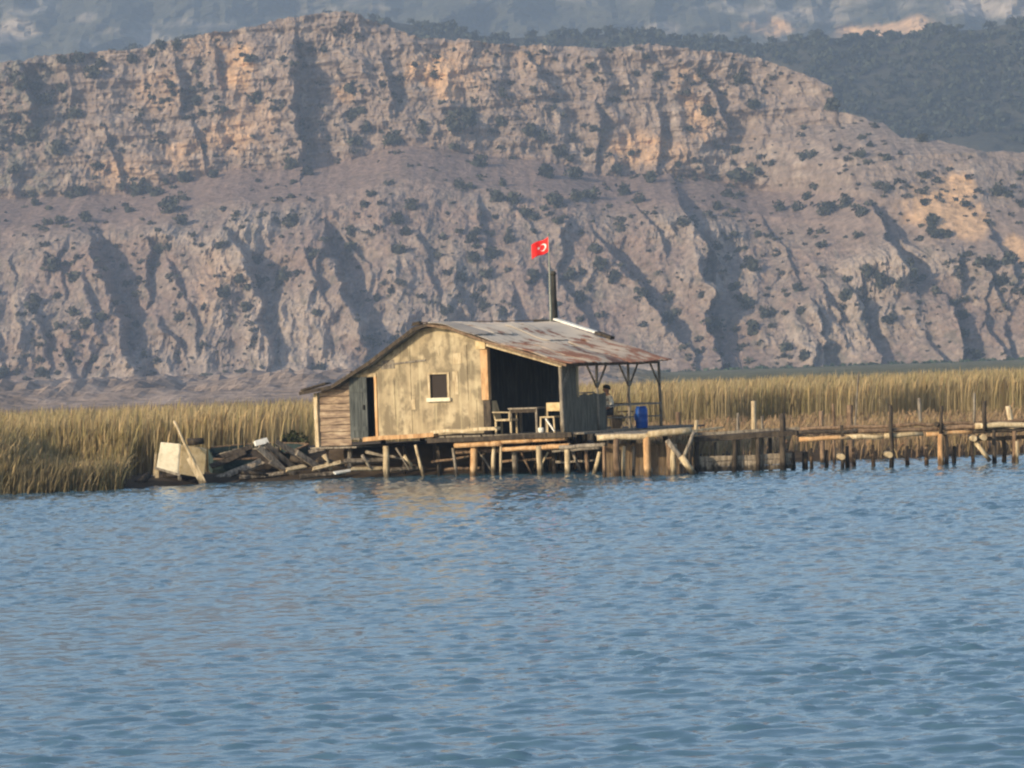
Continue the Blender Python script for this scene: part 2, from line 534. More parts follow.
def build_ground():
    xs = np.concatenate([np.linspace(-900, -40, 12), np.linspace(-32, 32, 190), np.linspace(40, 900, 12)])
    ds = np.concatenate([np.linspace(-1.5, 10, 60), np.linspace(11, 60, 25), np.array([75, 100, 150, 250, 400, 600, 800, 950, 1250])])
    D, X = np.meshgrid(ds, xs, indexing='ij')
    Y = shore_y(X) + D
    Z = ground_z(X, Y)
    g = sstep(55, 75, D)[..., None]
    mud = np.array([0.10, 0.075, 0.053]); grn = np.array([0.11, 0.105, 0.06]); tan = np.array([0.23, 0.165, 0.105])
    gx = sstep(0.015, 0.05, X / Y)[..., None]
    fn = fbm(X * 0.03, Y * 0.012, 85, 4)[..., None]
    grn = np.array([0.20, 0.143, 0.112]) * (1 + 0.5 * fn) * (1 - gx) + grn * gx
    n = fbm(X * 0.5, Y * 0.3, 80, 3)[..., None]
    wet = sstep(0.2, 2.5, D)[..., None]
    dry = (sstep(4, 8, D) * sstep(3, 6, X))[..., None]
    c = mud * (0.55 + 0.45 * wet) * (1 + 0.5 * n)
    c = c * (1 - dry) + tan * (1 + 0.35 * n) * dry
    c = c * (1 - g) + grn * g
    o = np_mesh('ground', np.stack([X, Y, Z], -1).reshape(-1, 3), grid_faces(len(ds), len(xs)), tint_mat('marsh_soil', var=0.3, nscale=2.0, bump=0.4, bdist=0.1),
                tint=np.clip(c, 0.01, 1).reshape(-1, 3), smooth=True)
    tag(o, kind='structure')


build_ground()

# ---- the mountain
def prof(Z):
    """distance of the mountain face at height Z"""
    return 1010 + np.interp(Z, [0, 8, 56, 63, 76, 118, 140], [0, 20, 92, 102, 146, 168, 185])


def mt(px, py):
    Y = 1100.0
    for _ in range(4):
        p = at(px, py, Y); Y = float(prof(max(p.z, 0)))
    return p.x, p.z


RIDGE = [(-260, 40), (-120, 70), (0, 62), (60, 53), (130, 49), (165, 43), (240, 29), (300, 18), (345, 12), (385, 26), (420, 38), (500, 43), (600, 46), (650, 43),
         (720, 51), (760, 57), (800, 72), (832, 88), (838, 112), (883, 124), (900, 139), (937, 141), (985, 152), (1024, 152), (1100, 170), (1300, 160)]
# left edges of the shadowed gullies: (list of edge pixels from top to bottom, depth in m, width in m)
GULLIES = [
    ([(88, 232), (100, 262), (113, 300), (122, 335), (146, 372)], 15, 17),
    ([(228, 226), (245, 258), (262, 295), (268, 330), (272, 358)], 11, 9),
    ([(322, 222), (330, 250), (345, 290), (360, 320), (372, 352)], 13, 13),
    ([(296, 36), (297, 70), (298, 110), (297, 140), (302, 165)], 10, 11),
    ([(592, 232), (612, 252), (640, 285), (664, 320), (690, 356)], 10, 11),
    ([(676, 172), (686, 205), (704, 245), (715, 290), (708, 315), (716, 360), (722, 380)], 14, 16),
    ([(812, 300), (818, 330), (826, 352), (830, 372)], 8, 9),
    ([(848, 282), (858, 315), (872, 345), (884, 372)], 9, 10),
    ([(868, 205), (886, 235), (905, 262), (916, 288)], 8, 9),
    ([(942, 298), (955, 325), (962, 345), (966, 362)], 11, 12),
    ([(178, 60), (182, 90), (181, 112)], 5, 4),
    ([(192, 112), (196, 135), (199, 160)], 4, 3.5),
    ([(215, 45), (219, 70), (222, 90)], 5, 4),
    ([(105, 125), (110, 150), (112, 180)], 4, 4),
    ([(528, 50), (540, 75), (556, 92)], 6, 8),
    ([(598, 100), (602, 130), (600, 162)], 6, 5),
    ([(662, 118), (665, 140), (664, 165)], 5, 4),
    ([(708, 80), (722, 105), (730, 130)], 7, 6),
    ([(20, 65), (28, 90), (32, 120)], 8, 9),
    ([(480, 195), (484, 225), (488, 255)], 5, 6),
    ([(420, 230), (428, 262), (440, 295)], 6, 7),
    ([(455, 265), (462, 290), (468, 315)], 5, 6),
    ([(540, 265), (548, 290), (556, 318)], 5, 6),
    ([(190, 300), (196, 325), (200, 350)], 5, 6),
    ([(30, 300), (40, 330), (52, 365)], 6, 7),
    ([(60, 345), (70, 365), (78, 390)], 6, 7),
    ([(770, 215), (782, 240), (800, 275)], 5, 6),
    ([(985, 225), (1000, 250), (1012, 280)], 7, 8),
    ([(640, 205), (655, 225), (668, 250)], 6, 7),
    ([(385, 60), (392, 85), (394, 110)], 5, 6),
    ([(1060, 230), (1070, 270), (1080, 320)], 10, 14), ([(-60, 230), (-50, 270), (-40, 320)], 10, 14),
]
ORANGE = [(160, 90, 26, 22, 0.3), (455, 70, 40, 26, 0.35), (250, 120, 30, 30, 0.3), (150, 165, 50, 14, 0.25),
          (238, 68, 17, 24, 0.9), (432, 70, 26, 16, 0.95), (448, 92, 12, 14, 0.7), (228, 135, 22, 16, 0.6), (180, 150, 16, 10, 0.55), (345, 92, 10, 10, 0.5),
          (640, 145, 32, 16, 0.75), (940, 208, 30, 20, 1.0), (958, 190, 14, 20, 1.0), (968, 222, 20, 16, 0.95), (1016, 250, 12, 14, 0.9), (700, 120, 12, 24, 0.6), (686, 80, 12, 14, 0.55),
          (205, 45, 22, 12, 0.35), (530, 60, 20, 14, 0.25), (680, 150, 14, 14, 0.45), (690, 105, 10, 20, 0.5), (215, 285, 20, 30, 0.25), (100, 170, 20, 16, 0.4)]
BENCH = [(-200, 200), (85, 188), (130, 186), (200, 168), (280, 162), (330, 162), (400, 142), (480, 152), (560, 158), (600, 168), (700, 168), (745, 175), (800, 190), (1200, 230)]


def build_mountain():
    xs = np.concatenate([np.linspace(-420, -185, 60, endpoint=False), np.linspace(-185, 185, 960), np.linspace(185, 420, 61)[1:]])
    rp = [mt(*p) for p in RIDGE]
    zr = np.interp(xs, [p[0] for p in rp], [p[1] for p in rp])
    zr = zr + 1.2 * fbm(xs * 0.12, xs * 0 + 3.3, 90, 4) + 0.9 * np.abs(perlin(xs * 0.35, xs * 0 + 1.1, 95))
    nz = 330
    v = np.linspace(0, 1, nz)
    V, X = np.meshgrid(v, xs, indexing='ij')
    ZR = np.broadcast_to(zr, X.shape)
    Z = -3 + V * (ZR + 3)
    bp = [mt(*p) for p in BENCH]
    zb1 = np.interp(xs, [p[0] for p in bp], [p[1] for p in bp])
    for _ in range(3):
        zb1 = np.interp(xs, xs, np.convolve(np.pad(zb1, 12, mode='edge'), np.ones(25) / 25, 'valid'))
    zb = np.broadcast_to(zb1 + 1.6 * fbm(xs * 0.05, xs * 0, 97, 4), X.shape)
    # warp the profile so that the cliff foot lies on the bench line
    Zc = np.where(Z < zb, Z * 76.0 / zb, 76 + (Z - zb) * 42.0 / np.maximum(ZR - zb, 8))
    Zp = np.where(ZR - zb < 18, Z, Zc)
    wl = sstep(70, 110, X)
    Y = prof(Zc) * (1 - wl) + prof(Z) * wl
    soft = 3 + 12 * sstep(0.0, 0.5, fbm(X * 0.02, Z * 0.0 + 2, 99, 3))
    cliff = sstep(zb - 0.6 * soft, zb + soft, Z) * (1 - 0.5 * wl)
    bench = sstep(zb - 18, zb - 9, Z) * (1 - sstep(zb - 1, zb + 3, Z)) * (1 - 0.6 * wl)
    low = 1 - sstep(zb - 20, zb - 10, Z)
    foot = sstep(0, 9, Z)
    # gullies
    jit = 3.2 * fbm(X * 0.07, Z * 0.09, 100, 5, 0.6)
    for pts, dep, wid in GULLIES:
        if dep >= 8: dep *= 1.5; wid *= 1.35
        else: dep *= 1.1
        q = [mt(*p) for p in pts]
        zq = np.array([p[1] for p in q])[::-1]; xq = np.array([p[0] for p in q])[::-1]
        e = np.interp(Z, zq, xq) + jit * min(1.5, wid / 7)
        d = X - e
        span = zq[-1] - zq[0]
        env = sstep(zq[0] - 0.15 * span - 2, zq[0] + 0.2 * span, Z) * (1 - sstep(zq[-1] - 0.25 * span, zq[-1] + 0.08 * span + 1, Z))
        saw = np.where(d < 0, -0.55 * np.exp(d / (0.55 * wid)), 0)
        rise = 0.45 * (1 - np.clip(d / wid, 0, 1)) ** 0.8 * (d >= 0)
        k = sstep(-0.9, 0.9, d)
        Y = Y + dep * env * (saw * (1 - k) + rise * k)
    gr = np.random.default_rng(77)
    for _ in range(64):
        x0 = gr.uniform(-230, 230); zt = gr.uniform(8, 54); ln_ = gr.uniform(9, 26); tl = gr.normal(0.25, 0.35)
        dep = gr.uniform(3.5, 9.5); wid = dep * gr.uniform(0.8, 1.3)
        d = X - (x0 + (zt - Z) * tl + jit * 1.2)
        env = sstep(zt - ln_ - 4, zt - ln_ * 0.6, Z) * (1 - sstep(zt - ln_ * 0.35, zt + 2, Z))
        k = sstep(-0.8, 0.8, d)
        Y = Y + dep * env * (np.where(d < 0, -0.6 * np.exp(d / (0.5 * wid)), 0) * (1 - k) + 0.4 * (1 - np.clip(d / wid, 0, 1)) ** 0.8 * k)
    # rock structure: flutes on the cliffs, ribs and boulders below
    wx = X + 7.0 * fbm(X * 0.035, Z * 0.045, 110, 4)
    sp = ridged(wx * 0.085 + 4, Z * 0.022 + 9, 190, 4)
    om = sstep(-0.12, 0.30, fbm(X * 0.022 + 5, Z * 0.035, 191, 4))
    fl = ridged(wx * 0.065, Z * 0.03, 120, 5)
    rib = ridged((wx - Z * 0.30) * 0.040, Z * 0.024 + 5, 130, 5)
    cr = fbm(X * 0.15, Z * 0.16, 140, 5, 0.52)
    fine = ridged(X * 0.5, Z * 0.35, 150, 3)
    vert = ridged(wx * 0.30, Z * 0.06, 192, 3)
    big = fbm(X * 0.028, Z * 0.03, 155, 3)
    ledge = fbm(X * 0.05, Z * 0.3, 156, 3)
    A = 0.55 + 0.45 * sstep(-0.2, 0.5, fbm(X * 0.03, Z * 0.04, 157, 2))
    Y = Y - (cliff * (4.6 * fl + 3.0 * cr + 0.35 * fine + 0.5 * vert + 3.2 * ledge) + low * foot * (A * (9.0 * rib + 4.2 * cr) + om * (8.5 * sp + 1.0 * fine + 0.9 * vert) + (1 - om) * 0.6 * fine) + bench * (0.9 * cr + 0.35 * fine)) - 4.0 * big * foot
    # colours of the rock
    n1 = fbm(X * 0.06, Z * 0.07, 160, 4); n2 = fbm(X * 0.25, Z * 0.2, 170, 4); n3 = fbm(X * 0.5, Z * 0.12, 180, 3)
    rock = np.array([0.222, 0.172, 0.146]); pale = np.array([0.325, 0.262, 0.218]); soil = np.array([0.202, 0.143, 0.122]); scrub = np.array([0.115, 0.105, 0.085])
    c = rock * np.ones(X.shape + (1,))

    def mix(c, col, w):
        w = np.clip(w, 0, 1)[..., None]
        return c * (1 - w) + col * w
    c = mix(c, pale, sstep(0.0, 0.45, n2 + 0.3 * n1) * (0.2 + 0.6 * cliff) + low * om * 0.85 * sstep(0.15, 0.55, sp + 0.3 * n2))
    c = mix(c, soil, 0.85 * bench + 0.75 * low * (1 - om) * sstep(-0.25, 0.2, -n1 - 0.3 * n2))
    c = mix(c, scrub, 0.65 * sstep(0.18, 0.42, -n2 + 0.2 * n1) * (0.35 + low * 0.6))
    lx = mt(70, 140)[0]
    c = mix(c, np.array([0.10, 0.105, 0.085]), 0.6 * (1 - sstep(lx - 12, lx + 6, X + 8 * n1)) * sstep(-0.15, 0.2, n2 + n3 * 0.4) * sstep(zb - 4, zb + 4, Z))
    n4 = fbm(X * 0.7, Z * 0.8, 195, 3)
    c = mix(c, scrub, 0.4 * low * sstep(0.15, 0.4, n4)); c = mix(c, pale, 0.35 * low * sstep(0.15, 0.4, -n4))
    for px, py, rx, ry, s in ORANGE:
        x0, z0 = mt(px, py); mx = 0.31
        dd = np.sqrt(((X - x0) / (rx * mx)) ** 2 + ((Z - z0) / (ry * mx)) ** 2) * 0.82 + 0.4 * n2 + 0.3 * n3
        c = mix(c, np.array([0.46, 0.30, 0.18]) * (1 + 0.25 * n3[..., None]), s * (1 - sstep(0.55, 1.15, dd)))
    c = np.clip(c * (1 + 0.25 * n3[..., None]), 0.02, 0.8)
    # the far side of the ridge
    Pf = np.stack([X, Y, Z], -1)
    back = []
    for dy, dz in ((6, -1.5), (30, -12), (90, -45), (160, -100)):
        b = Pf[-1].copy(); b[:, 1] += dy; b[:, 2] = np.maximum(b[:, 2] + dz, -3); back.append(b)
    P = np.concatenate([Pf] + [b[None] for b in back]); C = np.concatenate([c] + [c[-1:] * 0 + scrub] * 4)
    o = np_mesh('mountain', P.reshape(-1, 3), grid_faces(P.shape[0], P.shape[1]), M['rock'], tint=C.reshape(-1, 3), smooth=False)
    tag(o, kind='structure')
    return Pf, xs, zb


MT_P, MT_X, MT_ZB = build_mountain()


def on_mountain(px, py):
    """the vertex of the mountain nearest to this direction"""
    x, z = mt(px, py)
    i = int(np.clip(np.searchsorted(MT_X, x), 0, len(MT_X) - 1))
    j = int(np.argmin(np.abs(MT_P[:, i, 2] - z)))
    return MT_P[j, i]


# ---- foliage made of many small leaf clumps
def leaf_cloud(n, r, seed, flat=0.75, size=0.28):
    g = np.random.default_rng(seed)
    lob = g.normal(0, 1, (7, 3)); lob /= np.linalg.norm(lob, axis=1)[:, None]; lob *= np.array([0.55, 0.55, 0.35]); lob[:, 2] += 0.1
    rad = g.uniform(0.38, 0.62, 7)
    k = g.integers(0, 7, n)
    d = g.normal(0, 1, (n, 3)); d /= np.linalg.norm(d, axis=1)[:, None]
    p = lob[k] + d * (rad[k] * g.uniform(0.55, 1.05, n) ** 0.5)[:, None]
    p[:, 2] *= flat
    p[:, 2] = np.maximum(p[:, 2], -0.45)
    t1 = g.normal(0, 1, (n, 3)); t1 /= np.linalg.norm(t1, axis=1)[:, None]
    t2 = np.cross(t1, d); t2 /= np.linalg.norm(t2, axis=1)[:, None] + 1e-6
    s = size * g.uniform(0.6, 1.3, n)[:, None]
    q = np.stack([p - t1 * s, p - t2 * s * 0.6, p + t1 * s, p + t2 * s * 0.6], 1) * r
    cl = g.uniform(0.6, 1.5, 7)[k] * g.uniform(0.75, 1.25, n)
    return q.reshape(-1, 3), np.repeat(cl, 4)


def scatter_clouds(name, pts, rads, base, n, seed, size=0.28, mat=None):
    g = np.random.default_rng(seed)
    lib = [leaf_cloud(n, 1.0, seed + i, size=size) for i in range(8)]
    V = []; T = []
    for p, r in zip(pts, rads):
        v, cl = lib[g.integers(0, 8)]
        a = g.uniform(0, 6.28); ca, sa = math.cos(a), math.sin(a)
        w = np.stack([v[:, 0] * ca - v[:, 1] * sa, v[:, 0] * sa + v[:, 1] * ca, v[:, 2]], 1) * r + p
        V.append(w); T.append((cl * g.uniform(0.75, 1.3))[:, None] * np.array(base)[None])
    V = np.concatenate(V); T = np.concatenate(T)
    F = np.arange(len(V)).reshape(-1, 4)
    return np_mesh(name, V, F, mat or M['leaf'], tint=np.clip(T, 0.005, 1))


SHRUBS = [(175, 176, 10), (128, 187, 12), (146, 189, 8), (206, 172, 7), (287, 163, 9), (255, 102, 9), (355, 143, 10), (390, 141, 12), (455, 129, 14), (468, 117, 9),
          (528, 134, 11), (560, 150, 8), (478, 162, 9), (545, 172, 11), (575, 172, 10), (655, 176, 10), (752, 171, 17), (785, 206, 9), (803, 206, 7), (830, 212, 10),
          (754, 269, 8), (745, 300, 8), (753, 331, 9), (802, 358, 7), (497, 199, 9), (513, 201, 9), (524, 213, 8), (470, 187, 6), (458, 184, 6), (412, 208, 8), (395, 222, 8),
          (370, 196, 6), (364, 206, 6), (472, 241, 7), (508, 242, 7), (555, 205, 8), (590, 195, 11), (625, 190, 10), (640, 200, 8), (493, 255, 8), (470, 260, 8), (485, 275, 7),
          (580, 300, 8), (612, 278, 8), (165, 208, 11), (178, 222, 9), (120, 208, 6), (155, 250, 8), (48, 268, 12), (72, 280, 8), (20, 200, 6), (40, 222, 6), (68, 358, 8),
          (35, 395, 12), (12, 398, 8), (150, 392, 9), (162, 395, 8), (228, 390, 8), (130, 325, 4), (880, 285, 9), (945, 236, 7), (980, 265, 9), (1005, 262, 9), (1000, 285, 8),
          (930, 232, 6), (905, 266, 5), (670, 298, 6), (700, 297, 6), (845, 205, 9), (860, 215, 7), (815, 195, 6), (820, 185, 6), (735, 190, 7), (720, 205, 6), (90, 75, 10),
          (60, 90, 9), (70, 115, 11), (45, 100, 10), (20, 85, 9), (75, 60, 8), (100, 65, 8), (30, 135, 10), (55, 150, 9), (15, 120, 8), (130, 60, 7), (150, 55, 6)]


def build_shrubs():
    g = np.random.default_rng(21)
    items = list(SHRUBS)
    small = []
    tries = 0
    while len(items) < 285 and tries < 9000:
        tries += 1
        px = g.uniform(-30, 1054); py = g.uniform(25, 400)
        d = 0.5 + 0.9 * float(fbm(np.array([px * 0.012]), np.array([py * 0.018]), 200, 2)[0])
        x, z = mt(px, py)
        if z < 1 or z > np.interp(x, MT_X, MT_P[-1, :, 2]) - 1: continue
        if g.random() > d: continue
        items.append((px, py, g.uniform(3.5, 8.5)))
    protos = []
    for i in range(10):
        v, cl = leaf_cloud(130, 1.0, 300 + i, flat=1.0)
        base = np.array([0.045, 0.047, 0.034]) * g.uniform(0.8, 1.25)
        protos.append((v, cl[:, None] * base[None]))
    meshes = {}
    for k, (px, py, r) in enumerate(items):
        p = on_mountain(px, py)
        i = k % 10
        if i not in meshes:
            v, c = protos[i]
            o = np_mesh('shrub', v, np.arange(len(v)).reshape(-1, 4), M['leaf'], tint=c)
            meshes[i] = o.data
        else:
            o = bpy.data.objects.new('shrub', meshes[i]); COL.objects.link(o)
        s = r * 0.31
        o.location = (p[0], p[1] - 0.3 * s, p[2] + 0.25 * s)
        o.rotation_euler = (0, 0, g.uniform(0, 6.28))
        o.scale = (s * g.uniform(0.8, 1.15), s, s * g.uniform(0.8, 1.15))
        tag(o, 'dark green wild shrub growing on the bare rocky mountainside', 'shrub', 'wild shrubs dotted over the mountainside')
    pts = []; rads = []
    for _ in range(9000):
        i = g.integers(0, MT_P.shape[1]); j = g.integers(4, MT_P.shape[0] - 3)
        p = MT_P[j, i]
        if abs(p[0]) > 230: continue
        d = float(fbm(np.array([p[0] * 0.05]), np.array([p[2] * 0.07]), 210, 3)[0])
        if g.random() > 0.22 + 0.8 * d: continue
        pts.append(p + np.array([0, -0.2, 0.15])); rads.append(g.uniform(0.45, 1.0) if g.random() < 0.7 else g.uniform(1.0, 2.0))
    for _ in range(420):
        yy = g.uniform(520, 1005); x = g.uniform(-0.17, 0.03) * yy
        rr = g.uniform(0.4, 1.3); pts.append(np.array([x, yy, 0.9 + 0.3 * rr])); rads.append(rr)
    o = scatter_clouds('scrub', pts, rads, (0.048, 0.047, 0.034), 24, 330, size=0.45)
    tag(o, 'low dry scrub speckling the rock faces and foot of the mountain', 'scrub', kind='stuff')


build_shrubs()


# ---- the wooded hill behind the ridge and the far range
def hill_sheet(name, top, base_py, Y0, Y1, px0, px1, nx, nz, seed, amp, colf, mat, Ybase=None):
    pxs = np.linspace(px0, px1, nx)
    tops = np.interp(pxs, [p[0] for p in top], [p[1] for p in top])
    top3 = np.array([tuple(at(a, b, Y1)) for a, b in zip(pxs, tops)])
    X = np.linspace(top3[0, 0], top3[-1, 0], nx)
    zt = np.interp(X, top3[:, 0], top3[:, 2]) + amp * 0.4 * fbm(X * 0.02, X * 0 + 2.2, seed + 50, 4)
    V, XX = np.meshgrid(np.linspace(0, 1, nz), X, indexing='ij')
    Z = V * zt[None]
    Y = Y0 + (Y1 - Y0) * V - amp * (ridged(XX * 0.008, Z * 0.01, seed, 5) + 0.6 * fbm(XX * 0.03, Z * 0.04, seed + 9, 4)) * sstep(0, 0.15, V)
    P = np.stack([XX, Y, Z], -1)
    C = colf(XX, Z, P)
    o = np_mesh(name, P.reshape(-1, 3), grid_faces(nz, nx), mat, tint=np.clip(C, 0.01, 1).reshape(-1, 3), smooth=False)
    tag(o, kind='structure')
    return P


FOREST_TOP = [(-400, 40), (0, 75), (330, 20), (380, 20), (420, 31), (470, 34), (520, 38), (600, 37), (650, 36), (720, 42), (760, 47), (800, 42), (860, 43), (930, 36), (1024, 22), (1200, 0), (1500, 20)]


def forest_col(X, Z, P):
    n = fbm(X * 0.03, Z * 0.04, 400, 3)[..., None]
    return np.array([0.048, 0.046, 0.034]) * (1 + 0.4 * n)


FP = hill_sheet('wooded_hill', FOREST_TOP, 380, 1330, 1750, -200, 1300, 240, 90, 410, 14, forest_col, M['far_rock'])


def build_forest():
    g = np.random.default_rng(31)
    pts = []; rads = []
    for _ in range(6500):
        i = g.integers(0, FP.shape[1]); j = g.integers(22, FP.shape[0])
        p = FP[j, i]
        if abs(p[0]) > 330: continue
        if fbm(np.array([p[0] * 0.025]), np.array([p[2] * 0.04]), 420, 3)[0] < -0.33: continue
        pts.append(p + np.array([g.uniform(-2, 2), -1, 1.0])); rads.append(g.uniform(2.2, 4.6))
    o = scatter_clouds('forest', pts, rads, (0.030, 0.034, 0.023), 30, 430, size=0.4)
    tag(o, 'dark blue-green wood covering the hill behind the rocky ridge', 'forest', kind='stuff')


build_forest()
FAR_TOP = [(-600, -60), (0, -70), (300, -60), (700, -50), (1024, -80), (1600, -60)]


def far_px(px, py, Y=2650):
    p = at(px, py, Y); return p.x, p.z


def far_col(X, Z, P):
    n = fbm(X * 0.012, Z * 0.03, 500, 5, 0.6); n2 = fbm(X * 0.05, Z * 0.08, 510, 4); n3 = fbm(X * 0.12, Z * 0.03, 520, 3)
    c = np.array([0.05, 0.05, 0.036]) * (1 + 0.4 * n2[..., None])

    def mix(c, col, w):
        w = np.clip(w, 0, 1)[..., None]
        return c * (1 - w) + col * w
    xr = far_px(600, 20)[0]
    c = mix(c, np.array([0.22, 0.195, 0.165]), 0.8 * sstep(0.12, 0.4, n + 0.35 * n2 + 0.1 * sstep(xr - 30, xr + 80, X)))
    for px, py, rx, ry, s in [(775, 27, 28, 12, 0.9), (880, 30, 46, 10, 1.0), (915, 28, 20, 12, 0.9), (15, 32, 26, 14, 0.7), (655, 30, 25, 10, 0.5), (985, 8, 55, 14, 0.8), (820, 12, 40, 8, 0.5), (90, 20, 14, 7, 0.4)]:
        x0, z0 = far_px(px, py); k = 2650 / F_PX
        d = np.sqrt(((X - x0) / (rx * k)) ** 2 + ((Z - z0) / (ry * k)) ** 2) + 0.8 * n2 + 0.5 * n3
        col = np.array([0.52, 0.33, 0.18]) if px in (775, 880, 915) else np.array([0.34, 0.29, 0.25])
        c = mix(c, col * (1 + 0.3 * n3[..., None]), s * (1 - sstep(0.5, 1.2, d)))
    return c


hill_sheet('far_mountains', FAR_TOP, 380, 2250, 2800, -700, 1750, 420, 200, 530, 45, far_col, M['far_rock'])


# ---- reeds and marsh grass
def blades(name, xy, h, w, cols, seed, lean=0.12, plume=0.5):
    """each stem: a tapering bent blade, many with a feathery head"""
    g = np.random.default_rng(seed)
    n = len(xy)
    z0 = ground_z(xy[:, 0], xy[:, 1]) - 0.05
    a = g.uniform(0, 2 * np.pi, n); wd = np.stack([np.cos(a), np.sin(a), 0 * a], 1) * (w / 2)[:, None]
    la = g.normal(0.6, 0.9, n); ln = np.stack([np.cos(la), np.sin(la), 0 * la], 1) * (np.abs(g.normal(0, lean, n)) * h)[:, None]
    p0 = np.stack([xy[:, 0], xy[:, 1], z0], 1)
    p1 = p0 + ln * 0.3; p1[:, 2] += h * 0.55
    p2 = p0 + ln * 0.75; p2[:, 2] += h * 0.85
    p3 = p0 + ln * 1.25; p3[:, 2] += h
    pl = (g.random(n) < plume)[:, None]
    k2 = np.where(pl, 1.5, 0.75)
    V = np.stack([p0 - wd * .8, p0 + wd * .8, p1 - wd, p1 + wd, p2 - wd * k2, p2 + wd * k2, p3 - wd * 0.15, p3 + wd * 0.15], 1).reshape(-1, 3)
    b = np.arange(n)[:, None, None] * 8
    F = (b + np.array([[0, 1, 3, 2], [2, 3, 5, 4], [4, 5, 7, 6]])[None]).reshape(-1, 4)
    C = np.repeat(cols, 8, 0)
    C = C.reshape(n, 8, 3)
    C[:, 4:, :] = np.where(pl[..., None], C[:, 4:, :] * np.array([1.15, 1.05, 0.95]), C[:, 4:, :])
    return np_mesh(name, V, F, M['reed'], tint=np.clip(C.reshape(-1, 3), 0.01, 0.9))


def build_reeds():
    g = np.random.default_rng(41)

    def field(n, x0, x1, y0, y1, front=True):
        x = g.uniform(x0, x1, n)
        t = g.random(n) ** 1.5
        y = y0 + (y1 - y0) * t
        return np.stack([x, y], 1)

    def cols(xy, seed):
        n = len(xy)
        k = 0.8 * fbm(xy[:, 0] * 0.25, xy[:, 1] * 0.15, seed, 3) + g.normal(0, 0.3, n)
        tan = np.array([0.48, 0.385, 0.225]); grn = np.array([0.33, 0.285, 0.145]); dk = np.array([0.31, 0.24, 0.145])
        w = sstep(-0.25, 0.4, k)[:, None]; q = (g.random(n) < 0.18)[:, None]
        c = tan * (1 - w) + grn * w
        return np.where(q, dk, c) * g.uniform(0.75, 1.25, n)[:, None]
    # left bed: stands right in the water at the frame's left, then behind the landing
    A = field(22000, -26, -8.6, 0, 1); A[:, 1] = shore_y(A[:, 0]) - 0.5 + A[:, 1] * 5.5
    A = A[~((A[:, 0] > -11.2) & (A[:, 1] < 109.5))]
    B = field(40000, -34, 1.5, 108.5, 150)
    B = B[(B[:, 1] > shore_y(B[:, 0]) + 2.5) & ~((B[:, 0] > -6.8) & (B[:, 1] < 115))]
    xy = np.concatenate([A, B])
    h = 1.74 + 0.25 * fbm(xy[:, 0] * 0.25, xy[:, 1] * 0.25, 600, 3) + g.normal(0, 0.13, len(xy))
    near = sstep(-15.5, -12.5, xy[:, 0]) * (1 - sstep(106.5, 109.5, xy[:, 1]))
    h = h * (1 - 0.68 * near)
    o = blades('reed_bed', xy, h, g.uniform(0.018, 0.04, len(xy)), cols(xy, 610), 42, lean=0.10)
    tag(o, 'tall tan and green reed bed left of and behind the hut', 'reeds', kind='stuff')
    Lo = A[g.integers(0, len(A), 16000)] + g.normal(0, 0.12, (16000, 2))
    o = blades('reed_leaves', Lo, g.uniform(0.5, 1.45, len(Lo)) * (1 - 0.6 * sstep(-15.5, -12.5, Lo[:, 0]) * (1 - sstep(106.5, 109.5, Lo[:, 1]))), g.uniform(0.02, 0.04, len(Lo)), cols(Lo, 615) * 0.85, 46, lean=0.3, plume=0.0)
    tag(o, 'lower leaves and bent stalks filling the left reed bed', 'reeds', kind='stuff')
    # right bed, further back
    Cc = field(52000, -2, 52, 150, 215)
    Cc[:, 1] += 3 * perlin(Cc[:, 0] * 0.2, Cc[:, 0] * 0, 620)
    h = 1.75 + 0.22 * fbm(Cc[:, 0] * 0.2, Cc[:, 1] * 0.2, 630, 3) + g.normal(0, 0.12, len(Cc))
    o = blades('reed_bed', Cc, h, g.uniform(0.02, 0.04, len(Cc)), cols(Cc, 640), 43, lean=0.13)
    tag(o, 'far tan reed bed stretching behind the pier to the mountain', 'reeds', kind='stuff')
    # low marsh grass between the pier and the far bed
    D = field(28000, 0.5, 48, 107.4, 150)
    D = D[D[:, 1] > shore_y(D[:, 0]) + 0.2]
    k = perlin(D[:, 0] * 0.4, D[:, 1] * 0.3, 650)
    D = D[k > -0.35]
    h = 0.45 + 0.3 * np.abs(perlin(D[:, 0] * 0.3, D[:, 1] * 0.25, 655)) + g.normal(0, 0.06, len(D))
    c = cols(D, 660) * np.array([0.9, 0.78, 0.8])
    o = blades('marsh_grass', D, np.maximum(h, 0.2), g.uniform(0.03, 0.06, len(D)), c, 44, lean=0.3, plume=0.1)
    tag(o, 'low brown marsh grass on the flat behind the pier', 'grass', kind='stuff')
    # rushes at the foot of the left bed
    E = field(4500, -26, -11.0, 0, 1); E[:, 1] = shore_y(E[:, 0]) - 0.75 + E[:, 1] * 1.2
    c = cols(E, 670) * 0.6
    o = blades('rushes', E, g.uniform(0.5, 1.2, len(E)), g.uniform(0.025, 0.05, len(E)), c, 45, lean=0.25, plume=0.0)
    tag(o, 'short dark rushes at the waterline of the left reed bed', 'rushes', kind='stuff')


build_reeds()

# ---- the strip of trees at the foot of the mountain
def build_foot_trees():
    g = np.random.default_rng(51)
    pts = []; rads = []
    for _ in range(760):
        px = g.uniform(-80, 1104)
        yy = 985 + g.uniform(-15, 15)
        x = (px - 512) / F_PX * yy
        if g.random() > (0.12 if px < 640 else 0.6): continue
        r = g.uniform(0.5, 1.25)
        pts.append(np.array([x, yy, 0.3 + r * 0.4])); rads.append(r)
    o = scatter_clouds('thicket', pts, rads, (0.045, 0.07, 0.042), 40, 440, size=0.35)
    tag(o, 'green thicket line along the foot of the mountain', 'bushes', kind='stuff')


build_foot_trees()


